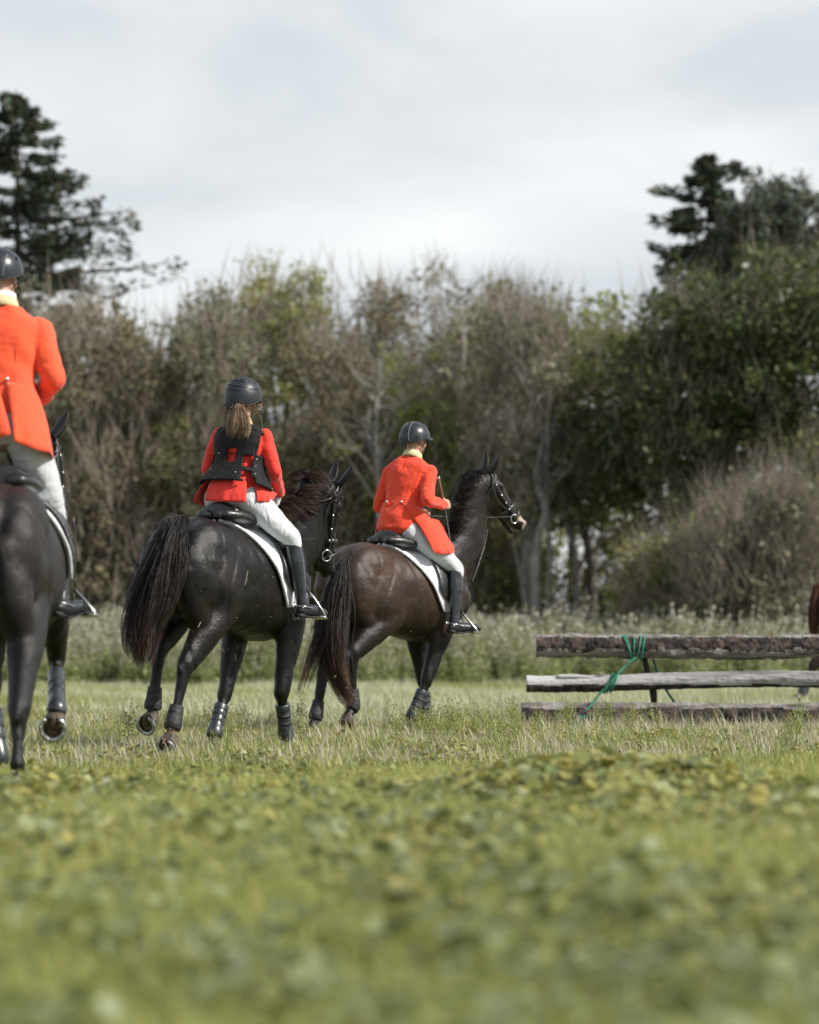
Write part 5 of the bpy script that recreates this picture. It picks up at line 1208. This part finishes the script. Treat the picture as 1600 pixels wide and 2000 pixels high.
    # ---- coat
    b = MB(); rows = [[T.pt(t, 2 * math.pi * j / 28, .010) for j in range(28)] for t in np.linspace(S.get('t0', .16), .965, 20)]; b.rings(rows)
    for q in 'RL': limb_sleeve(b, J['sh' + q], J['el' + q], J['wr' + q], S.get('arm', 1.0))
    me = fuse(b, .0085, 4); wrinkle(me, .010, T); coat = part('coat', me, S['coat'], root)
    for a_ in (0, 27, -27):
        b = MB(); b.tube([T.pt(t, R(a_ * (1.0 - .15 * t)), .0095) for t in np.linspace(.34, .93 if a_ == 0 else .80, 9)], [.0022] * 9, n=2, seg=6); part('coat_seam', b, S['coat'], root)
    for q in 'RL':
        wr, el = V(J['wr' + q]), V(J['el' + q]); d = (wr - el).normalized(); b = MB(); b.tube([wr - d * .03, wr + d * .004], [.043, .042], n=1, round_ends=False, seg=16); part('cuff', b, S['coat'], root)
    if S.get('gloves'):
        for q in 'RL':
            b = MB(); wr, hd = V(J['wr' + q]), V(J['hd' + q]); hand(b, wr, hd - wr, S['palm' + q], S['thumb' + q], k=1.08); b.tube([wr - (hd - wr).normalized() * .03, wr + (hd - wr).normalized() * .02], [.034, .033]); part('glove', fuse(b, .0045, 1), M['glove'], root)
    # ---- collar / stock
    b = MB(); c0 = T.N + T.U * -.012; L_, f_ = T.fr(1)
    def ringband(z0, z1, r0, r1, tilt, m_, nm, open_=0):
        rows = []
        for z, r in ((z0, r0), ((z0 + z1) / 2, (r0 + r1) / 2 - .001), (z1, r1)):
            rows.append([c0 + T.U * (z + tilt * math.cos(a)) - f_ * math.cos(a) * (r + .004) - L_ * math.sin(a) * r for a in np.linspace(R(-180), R(180), 33)[:-1]])
        b = MB(); b.rings(rows, cap=False); part(nm, b, m_, root, solid=.008)
    if S.get('collar'): ringband(-.02, .038, .082, .066, .008, S['collar'], 'collar')
    if S.get('stock'): ringband(.015, .070, .066, .060, .004, S['stock'], 'stock')
    # ---- helmet
    hr = V(S.get('helmr', (.140, .116, .128))); hc = hw(-.004, 0, .028); rows = []
    def rim(a): return S.get('rimb', -.052) * max(0, -math.cos(a)) ** 1.0 + (.008) * max(0, math.cos(a)) - .026 * abs(math.sin(a))
    def dome(th, a, off=0.0):
        """th 0 top .. 1 rim; a 0 front"""
        zr = rim(a) / hr.z; full = math.pi / 2 + math.asin(max(-.9, min(.9, -zr))); q = th * full; sn = math.sin(q); flare = 1.0
        if q > math.pi / 2: sn = sn * .35 + .65
        return hc + hf * (hr.x + off) * sn * math.cos(a) + hl * (hr.y + off) * sn * math.sin(a) + hu * (hr.z + off) * math.cos(q)
    for th in np.linspace(.02, 1, 22): rows.append([dome(th, 2 * math.pi * j / 40) for j in range(40)])
    b = MB(); b.rings(rows, cap=False); b.add([dome(.02, 2 * math.pi * j / 40) for j in range(40)], [tuple(range(39, -1, -1))])
    hm = part('helmet', b, S['shell'], root, solid=.004)
    b = MB(); b.tube([dome(1, a, -.001) for a in np.linspace(0, 2 * math.pi, 49)], [.0048] * 49, n=1, seg=8, cap=False, round_ends=False); part('rim', b, M['boot_n'], hm, off=ROOTS[root.name])
    b = MB(); rows = []
    for r_, dz in ((0, 0), (.5, -.004), (1, -.014)):
        rows.append([dome(.985, a, .0) + (hf * .052 * r_ * max(0, math.cos(a * 1.25))) + hu * dz for a in np.linspace(R(-68), R(68), 17)])
    b.rings(rows, cap=False, closed=False); part('peak', b, S['shell'], hm, solid=.005, off=ROOTS[root.name])
    for seam in S['seams']:
        b = MB(); P = [dome(th, R(a), .0035) for th, a in seam]; b.tube(P, [.0026] * len(P), n=5, seg=6); part('seam', b, S.get('seamm', M['shell2']), hm, off=ROOTS[root.name])
    for (th, a) in S.get('vents', []):
        b = MB(); c = dome(th, R(a), .002); c2 = dome(th + .05, R(a + 3), .002); b.tube([c, c2], [(.004, .009), (.004, .004)], n=2, seg=8); part('vent', b, M['boot_n'], hm, off=ROOTS[root.name])
    for sg in (1, -1):
        b = MB(); a0, a1 = dome(1, R(62 * sg)), dome(1, R(118 * sg)); y_ = hw(.02, .070 * sg, -.055); ch = hw(.045, 0, -.125)
        b.tube([a0, y_], [.0042] * 2, n=3, seg=6); b.tube([a1, y_], [.0042] * 2, n=3, seg=6); b.tube([y_, hw(.035, .052 * sg, -.10), ch], [.0042] * 3, n=4, seg=6); part('chin_strap', b, M['boot_n'], hm, off=ROOTS[root.name])
    b = MB(); b.tube([dome(.93, R(150), -.002), dome(1.05, R(180), .004), dome(.93, R(210), -.002)], [(.009, .018), (.010, .022), (.009, .018)], n=5, seg=10); part('nape_cradle', b, M['boot_n'], hm, off=ROOTS[root.name])
    S['dome'] = dome; S['hw'] = hw
    return root, T
def flap(root, name, T, t_top, a0, a1, bots, mt, bulge=.03, off=.016, n=12, m=14, mid=None):
    """coat skirt from the waist seam (angles a0..a1 round the torso) to a hem polyline"""
    b = MB(); top = [T.pt(t_top, R(a0 + (a1 - a0) * i / m), off) for i in range(m + 1)]
    bp, _ = smooth_path([V(p) for p in bots], [(1,)] * len(bots), 8); bp = [V(x) for x in bp]
    low = [bp[min(len(bp) - 1, round(i / m * (len(bp) - 1)))] for i in range(m + 1)]
    rows = []
    for j in range(n + 1):
        v = j / n; r = []
        for i in range(m + 1):
            p = top[i].lerp(low[i], v); c = T.P.lerp(T.N, t_top * (1 - v)); o = p - c; o = o - T.U * o.dot(T.U)
            if o.length > 1e-4: o.normalize()
            r.append(p + o * (bulge * math.sin(v * math.pi * .85) + .006 * math.sin(i * 1.9 + v * 2) * v))
        rows.append(r)
    b.rings(rows, cap=False, closed=False); return part(name, b, mt, root, solid=.006)
def buttons(root, T, pts, size=.011):
    for t, a in pts:
        p = T.pt(t, R(a), .024); q = T.pt(t, R(a), .030); b = MB(); b.ell(p, (size, size, size)); part('button', b, M['button'], root)

# ---- rider 2
F = F2
J2 = dict(P=V((.0, .0, 1.665)), N=F.y(476, 828, -.02), head=F.y(475, 783, -.02),
    shR=F.y(517, 850, -.175), shL=F.y(428, 848, .175), elR=F.y(537, 921, -.255), elL=V((.12, .27, 1.93)), wrR=F.y(545, 962, -.13), wrL=V((.46, .10, 1.78)),
    hdR=F.y(541, 986, -.085), hdL=V((.55, .05, 1.76)),
    hipR=V((.04, -.125, 1.715)), hipL=V((.04, .125, 1.715)), knR=F.y(570, 1054, -.325), knL=V((.33, .33, 1.44)), anR=F.y(590, 1176, -.36), anL=V((.06, .37, .97)), toeR=F.y(634, 1198, -.39), toeL=V((.28, .40, .92)))
S2r = dict(label='woman in red coat and black vest riding the black horse, long fair ponytail', J=J2, fem=True, face=(.99, .10, 0), hup=(.04, -.05, 1), coat=M['red2'], gloves=True,
    palmR=(0, 1, -.3), thumbR=(.2, .2, 1), palmL=(0, -1, -.3), thumbL=(.2, -.2, 1), shell=M['shell'], helmr=(.146, .126, .136), rimb=-.075,
    Ls=(-.05, 1, .0), arm=.84, spur=True,
    seams=[[(.62, 90), (.50, 125), (.48, 160), (.52, 195), (.60, 240), (.66, 270)], [(.40, 80), (.36, 130), (.34, 170), (.36, 210), (.44, 270)], [(.70, 95), (.60, 130), (.60, 160), (.62, 190), (.62, 235)]],
    vents=[(.22, 150), (.22, 195)])
rider2, T2 = build_rider(F, S2r)
flap(rider2, 'coat_skirt', T2, .36, -38, 46, [F.x(404, 978, -.17), F.x(440, 980, -.19), F.x(479, 981, -.15)], M['red2'], .02)
flap(rider2, 'coat_skirt', T2, .36, 58, 150, [F.y(499, 980, -.20), F.y(523, 979, -.235), V((.30, -.16, 1.76))], M['red2'], .03)
flap(rider2, 'coat_skirt', T2, .36, -48, -150, [V((-.10, .215, 1.69)), V((.10, .25, 1.68)), V((.30, .16, 1.76))], M['red2'], .03)
def vest():
    b = MB(); nt_, na = 60, 120; ok = []; idx = {}
    def off(t, a):
        o = .030 + .006 * math.sin(t * 6)
        if t < .55: o += (.55 - t) * .13 * (1 if abs(a) < 120 else .5)
        return o
    def keep(t, a):
        if t > .93 or t < .235: return False
        if .47 < t < .655 and -4 < a < 14: return not (.47 < t < .655) or (.585 < t < .597)
        if .26 < t < .58 and 34 < a < 60 - (.58 - t) * 20: return .375 < t < .42
        if .46 < t < .58 and -54 < a < -40: return False
        if .60 < t < .86 and 66 < abs(a) < 118: return False     # arm holes
        if a > 40 and t < .30 and a < 64: return False
        if abs(a) > 172: return False
        return True
    vid = lambda i, j: idx.setdefault((i, j), len(idx))
    fs = []
    for i in range(nt_):
        for j in range(na):
            t = .22 + .72 * (i + .5) / nt_; a = -180 + 360 * (j + .5) / na
            if keep(t, a): fs.append((vid(i, j), vid(i, j + 1), vid(i + 1, j + 1), vid(i + 1, j)))
    vs = [None] * len(idx)
    for (i, j), q in idx.items():
        t = .22 + .72 * i / nt_; a = -180 + 360 * j / na; vs[q] = T2.pt(t, R(a), off(t, a))
    b.add(vs, fs); return b
part('vest', vest(), M['vestm'], rider2, solid=.012)
for sg in (1, -1):
    b = MB(); b.tube([T2.pt(.93, R(28) * sg, .02), T2.pt(.90, R(70) * sg, .032), T2.pt(.91, R(120) * sg, .03)], [(.012, .030)] * 3, seg=10, side=(1, 0, 0)); part('vest_shoulder', b, M['vestm'], rider2)
b = MB(); b.tube([T2.pt(.955, R(a), .018) for a in (-120, -60, -20, 20, 60, 120)], [(.020, .012)] * 6, seg=10, side=T2.U); part('vest_collar', b, M['vestm'], rider2)
for t, a in ((.34, 22), (.36, 64), (.46, 66), (.55, 68), (.58, -20), (.38, -30)):
    b = MB(); b.ell(T2.pt(t, R(a), .046 + max(0, .55 - t) * .13), (.005,) * 3); part('stud', b, M['button'], rider2)
hw2 = S2r['hw']; dm = S2r['dome']
b = MB(); g = [hw2(-.085, -.01, -.03), hw2(-.135, -.026, -.055), hw2(-.140, -.036, -.115), hw2(-.135, -.034, -.20), hw2(-.145, -.030, -.290)]
strands(b, g, [.050, .036, .056, .072, .064], 1300, .0021, 71, 26, .008, 1.2, .72, tuple(V((.05, 1, 0))), .55, 1.0, 16)
g = [hw2(-.06, .045, -.035), hw2(-.12, .055, -.07), hw2(-.13, .075, -.12), hw2(-.10, .11, -.19)]
strands(b, g, [.025, .02, .022, .024], 160, .0020, 72, 8, .012, 1.3, .5, (0, 1, 0), .5, 1.0, 14)
g = [hw2(.03, .085, -.02), hw2(-.01, .125, -.01), hw2(-.03, .150, .01), hw2(-.045, .150, .03)]
strands(b, g, [.012, .018, .022, .025], 34, .0012, 73, 6, .02, 1.5, .4, (0, 0, 1), .6, 1.0, 12)
g = [hw2(.05, -.075, -.01), hw2(.05, -.105, -.02), hw2(.03, -.110, -.04), hw2(.0, -.09, -.06)]
strands(b, g, [.010, .014, .016, .012], 40, .0014, 74, 6, .01, 1.5, .4, (0, 0, 1), .6, 1.0, 12)
part('hair', b, M['hairb'], rider2, rnd=True)

# ---- rider 3
F = F3
J3 = dict(P=V((-.01, .0, 1.66)), N=F.y(806, 890, .0), head=F.y(811, 860, -.005),
    shR=F.y(840, 921, -.170), shL=F.y(762, 922, .150), elR=F.y(834, 976, -.275), elL=F.y(741, 990, .27), wrR=F.y(866, 986, -.150), wrL=V((.36, .12, 1.82)),
    hdR=F.y(879, 984, -.13), hdL=V((.46, .06, 1.83)),
    hipR=V((.06, -.12, 1.685)), hipL=V((.06, .12, 1.685)), knR=F.y(891, 1110, -.33), knL=V((.37, .33, 1.38)), anR=F.y(888, 1212, -.355), anL=V((.30, .36, .94)), toeR=F.y(936, 1229, -.40), toeL=V((.55, .40, .87)))
S3r = dict(label='man in orange red tailcoat with cream collar riding the dark bay horse, whip in hand', J=J3, face=F.Mi.to_3x3() @ V((.70, .72, 0)), coat=M['red'],
    palmR=(0, 1, -.2), thumbR=(0, .2, 1), palmL=(0, -1, -.2), thumbL=(0, -.2, 1), shell=M['shell2'], Ls=(-.42, 1, 0), Lh=(-.15, 1, 0), collar=M['cream'], seamm=M['trimg'], t0=-.035,
    seams=[[(.12, 140), (.4, 150), (.7, 152), (.97, 150)], [(.12, 215), (.4, 208), (.7, 205), (.97, 208)], [(.12, 260), (.5, 255), (.95, 255)]], vents=[(.2, 175), (.25, 190), (.8, 165), (.8, 235)], hk=1.05)
rider3, T3 = build_rider(F, S3r)
flap(rider3, 'coat_tail', T3, .34, 12, 165, [F.y(845, 1079, -.325), F.y(868, 1081, -.345), F.y(884, 1073, -.30), V((.34, -.14, 1.78))], M['red'], .035)
flap(rider3, 'coat_tail', T3, .34, -18, -165, [F.y(737, 1056, .18), V((.12, .34, 1.52)), V((.30, .30, 1.55)), V((.34, .14, 1.78))], M['red'], .03)
buttons(rider3, T3, ((.345, -26), (.35, 14)))
wh = F.root('riding_whip', V(J3['hdR'])); tag(wh, 'thin riding whip held upright in the tailcoated man\'s right hand', 'whip')
a_, c_, d_ = F.y(857, 934, -.16), F.y(870, 995, -.15), F.y(893, 1148, -.40)
b = MB(); b.tube([a_, F.y(865, 972, -.15)], [.0085, .0085], n=2, seg=8); part('handle', b, mat('brown whip handle', (.22, .13, .08), None, .5), wh)
b = MB(); b.tube([F.y(865, 972, -.15), c_, F.y(880, 1060, -.26), d_], [.006, .0045, .0035, .0025], n=5, seg=6); part('shaft', b, M['leather'], wh)
b = MB(); b.ell(a_, (.013, .013, .015)); part('knob', b, M['steel'], wh)
b = MB(); b.tube([d_, F.y(898, 1152, -.41), F.y(906, 1158, -.40), F.y(916, 1163, -.40)], [.003] * 4, n=4, seg=6); part('lash', b, M['leather'], wh)

# ---- rider 1
F = F1
J1 = dict(P=V((-.02, .02, 1.80)), N=F.x(7, 596, .13), head=F.x(3, 540, .16),
    shR=F.x(76, 640, .14), shL=F.x(-66, 640, .14), elR=F.x(105, 742, .06), elL=F.x(-100, 745, .06), wrR=F.x(72, 782, .30), wrL=F.x(-60, 785, .30), hdR=F.x(66, 790, .38), hdL=F.x(-54, 792, .38),
    hipR=V((-.02, -.085, 1.86)), hipL=V((.03, .13, 1.85)), knR=F.x(108, 1006, .36), knL=V((.38, .34, 1.42)), anR=F.x(120, 1168, .24), anL=V((.28, .38, .97)), toeR=F.x(176, 1191, .40), toeL=V((.55, .42, .92)))
S1r = dict(th=1.22, label='rider in orange coat and white stock on the dark brown horse at the left edge', J=J1, face=(.95, -.30, 0), coat=M['orange'],
    palmR=(0, 1, -.2), thumbR=(0, .2, 1), palmL=(0, -1, -.2), thumbL=(0, -.2, 1), shell=M['shell2'], collar=M['cream'], stock=M['stock'], seamm=M['trimg'], t0=.18, arm=1.2,
    seams=[[(.45, 232), (.6, 224), (.8, 218), (.92, 218)], [(.45, 128), (.6, 136), (.8, 142), (.92, 142)]], vents=[(.55, 262), (.55, 98)])
rider1, T1 = build_rider(F, S1r)
flap(rider1, 'coat_skirt', T1, .40, 8, 168, [F.x(28, 862, -.22), F.x(62, 876, -.18), F.x(97, 885, -.10), V((.16, -.20, 1.74)), V((.22, -.12, 1.90))], M['orange'], .02)
flap(rider1, 'coat_skirt', T1, .40, -2, -168, [F.x(20, 850, -.22), V((-.16, .20, 1.76)), V((-.02, .27, 1.70)), V((.26, .27, 1.74)), V((.33, .16, 1.90))], M['orange'], .035)
buttons(rider1, T1, ((.42, 10), (.42, -32)), .012)

# ---- stirrups and reins
stirrup(F2, saddle2, (.22, -.30, 1.40), J2['anR'] + V((.11, .01, .055)), J2['toeR'] + V((-.075, 0, -.012)), J2['toeR'] - J2['anR'], -1)
stirrup(F2, saddle2, (.20, .30, 1.40), J2['anL'] + V((.17, .015, .09)), J2['toeL'] + V((-.075, 0, -.012)), J2['toeL'] - J2['anL'], 1)
stirrup(F3, saddle3, (.28, -.31, 1.42), J3['anR'] + V((.11, .01, .055)), J3['toeR'] + V((-.07, 0, -.012)), J3['toeR'] - J3['anR'], -1)
stirrup(F3, saddle3, (.28, .31, 1.42), J3['anL'] + V((.17, .015, .08)), J3['toeL'] + V((-.07, 0, -.012)), J3['toeL'] - J3['anL'], 1)
stirrup(F1, saddle1, (.26, -.31, 1.42), F1.x(146, 1155, .34), J1['toeR'] + V((-.05, 0, -.012)), J1['toeR'] - J1['anR'], -1)
stirrup(F1, saddle1, (.26, .31, 1.42), J1['anL'] + V((.17, .015, .08)), J1['toeL'] + V((-.07, 0, -.012)), J1['toeL'] - J1['anL'], 1)
def reins(br, H, J, sag=.04, r=.006, two=False):
    for q, sg in (('R', -1), ('L', 1)):
        a = V(H.bit[sg]); h = V(J['wr' + q]).lerp(V(J['hd' + q]), .75)
        b = MB(); m_ = a.lerp(h, .5) + V((0, 0, -sag)); b.tube([a, a.lerp(m_, .6), m_, h.lerp(m_, .4), h], [(r * .5, r * 1.3)] * 5, seg=8, n=5); part('rein', b, M['leather'], br)
        if two:
            b = MB(); m_ = a.lerp(h, .5) + V((0, 0, -sag - .06)); b.tube([a - V((0, 0, .03)), m_, h], [(r * .5, r)] * 3, seg=8, n=7); part('rein', b, M['leather'], br)
H1.bit = {1: H1.bit[1], -1: H1.bit[-1]}
reins(bridle2, H2, J2, .0, .0075); reins(bridle3, H3, J3, .02, .007); reins(bridle1, H1, J1, .02)
# martingale on horse 3
b = MB(); F = F3; P = [F.y(951, 1034, -.10), F.y(946, 1062, -.12), F.y(934, 1100, -.15), F.y(920, 1138, -.17)]; b.tube(P, [(.004, .013)] * 4, side=(0, 1, 0), n=5, seg=8)
part('martingale', b, M['leather'], bridle3)
# ------------------------------------------------------------------ chestnut horse beyond the jump, mostly out of frame
F4 = Frame(1728, 34.0, 76)
F = F4
coat4 = coat_mat('chestnut coat', (.020, .012, .009), (.085, .030, .014), (.15, .055, .025), .55, .95, .42, 1.3, .7)
poll4 = V((1.15, 0, 2.0)); H4 = Head(poll4, V((.55, 0, -.8)), V((.8, 0, .5)), 1.0)
legs4 = [mk_leg('hind', -1, F, [(-.38, -.17, .98), (1592, 1296), (1568, 1352), (1560, 1360)], (-.17, -.14, -.13, -.13), axis=(-.85, 0, -.3), toe=(-.2, 0, -1), boot='long'),
         mk_leg('hind', 1, F, [(-.34, .17, .98), (-.68, .14, .55), (-.62, .13, .17), (-.58, .13, .09)], (.17,) * 4, axis=(.2, 0, -1), toe=(1, 0, 0), boot='long'),
         mk_leg('fore', 1, F, [(.42, .17, .92), (.56, .14, .50), (.50, .12, .16), (.54, .12, .09)], (.17,) * 4, axis=(.2, 0, -1), toe=(1, 0, 0), boot='long'),
         mk_leg('fore', -1, F, [(.42, -.17, .92), (.35, -.14, .50), (.30, -.12, .16), (.34, -.12, .09)], (.17,) * 4, axis=(.2, 0, -1), toe=(1, 0, 0), boot='long')]
S4 = dict(label='chestnut horse mostly hidden beyond the right edge, behind the log jump', coat=coat4, legs=legs4, head=H4, bridle_label='bridle on the chestnut horse beyond the right edge', voxel=.02,
    neck=[((.36, 0, 1.22), .34, .165), ((.60, 0, 1.42), .27, .135), ((.82, 0, 1.66), .20, .105), (poll4 - H4.u * .14 + H4.f * .03, .13, .085), (poll4 + H4.f * .03 - H4.u * .09, .10, .07)], tailmat=hair_mat('chestnut tail', [(.07, .028, .014), (.10, .04, .02), (.06, .025, .014)]), manemat=mane3)
tg = [V((-.76, .02, 1.46)), V((-.84, .03, 1.40)), V((-.88, .03, 1.15)), V((-.88, .02, .9)), V((-.86, .02, .70))]
S4['tail'] = [dict(guide=tg, spread=[.03, .05, .06, .06, .04], n=350, rad=.005, seed=35, locks=14, wave=.015, tmin=.7, flat=.8, start=.8, seg=14)]
horse4, H4, bridle4 = build_horse(F, S4)

# ------------------------------------------------------------------ bits of turf and straw thrown up by the hooves
rr = random.Random(77); b = MB()
for (px, py, Y, sx, sy, n_) in ((430, 1300, 19., 120, 110, 46), (640, 1360, 23., 90, 60, 26), (300, 1400, 18.6, 50, 40, 14), (900, 1300, 24., 60, 90, 8), (120, 1350, 15.5, 40, 70, 10)):
    for _ in range(n_):
        c = at(px + rr.gauss(0, sx), py + rr.gauss(0, sy), Y + rr.gauss(0, .5))
        if c.z < .03: continue
        d = V((rr.gauss(0, 1), rr.gauss(0, 1), rr.gauss(0, 1))).normalized()
        if rr.random() < .45: L_ = rr.uniform(.015, .05); b.tube([c, c + d * L_ * .5 + V((0, 0, .003)), c + d * L_], [.0016, .0018, .001], n=1, seg=4)
        else: r_ = rr.uniform(.002, .006); b.ell(c, (r_, r_ * rr.uniform(.5, 1), r_ * rr.uniform(.5, 1)), seg=5, rings=4)
o = bpy.data.objects.new('thrown_turf', mesh_from('thrown_turf', b.v, b.f, mat('straw and soil crumbs', (.05, .04, .025), (.38, .33, .2), .9, 3.0, 0))); link(o); tag(o, 'crumbs of turf and straw flying up around the hooves', 'turf crumbs', kind='stuff')
b = MB()
for px, py, yl, dx, dy in ((481, 1130, -.27, 3, -14), (478, 1142, -.27, 4, -12), (409, 1120, -.22, 6, -4), (352, 1098, -.02, 2, 8), (340, 1170, .02, -3, -16), (387, 1225, -.20, 5, -10)):
    p = F2.y(px, py, yl - .03); q = F2.y(px + dx, py + dy, yl - .035); b.tube([F2.M @ p, F2.M @ q], [.0028, .002], n=1, seg=5)
o = bpy.data.objects.new('stuck_straw', mesh_from('stuck_straw', b.v, b.f, G_straw)); link(o); tag(o, 'bits of straw stuck to the hindquarters of the black horse', 'straw', kind='stuff')
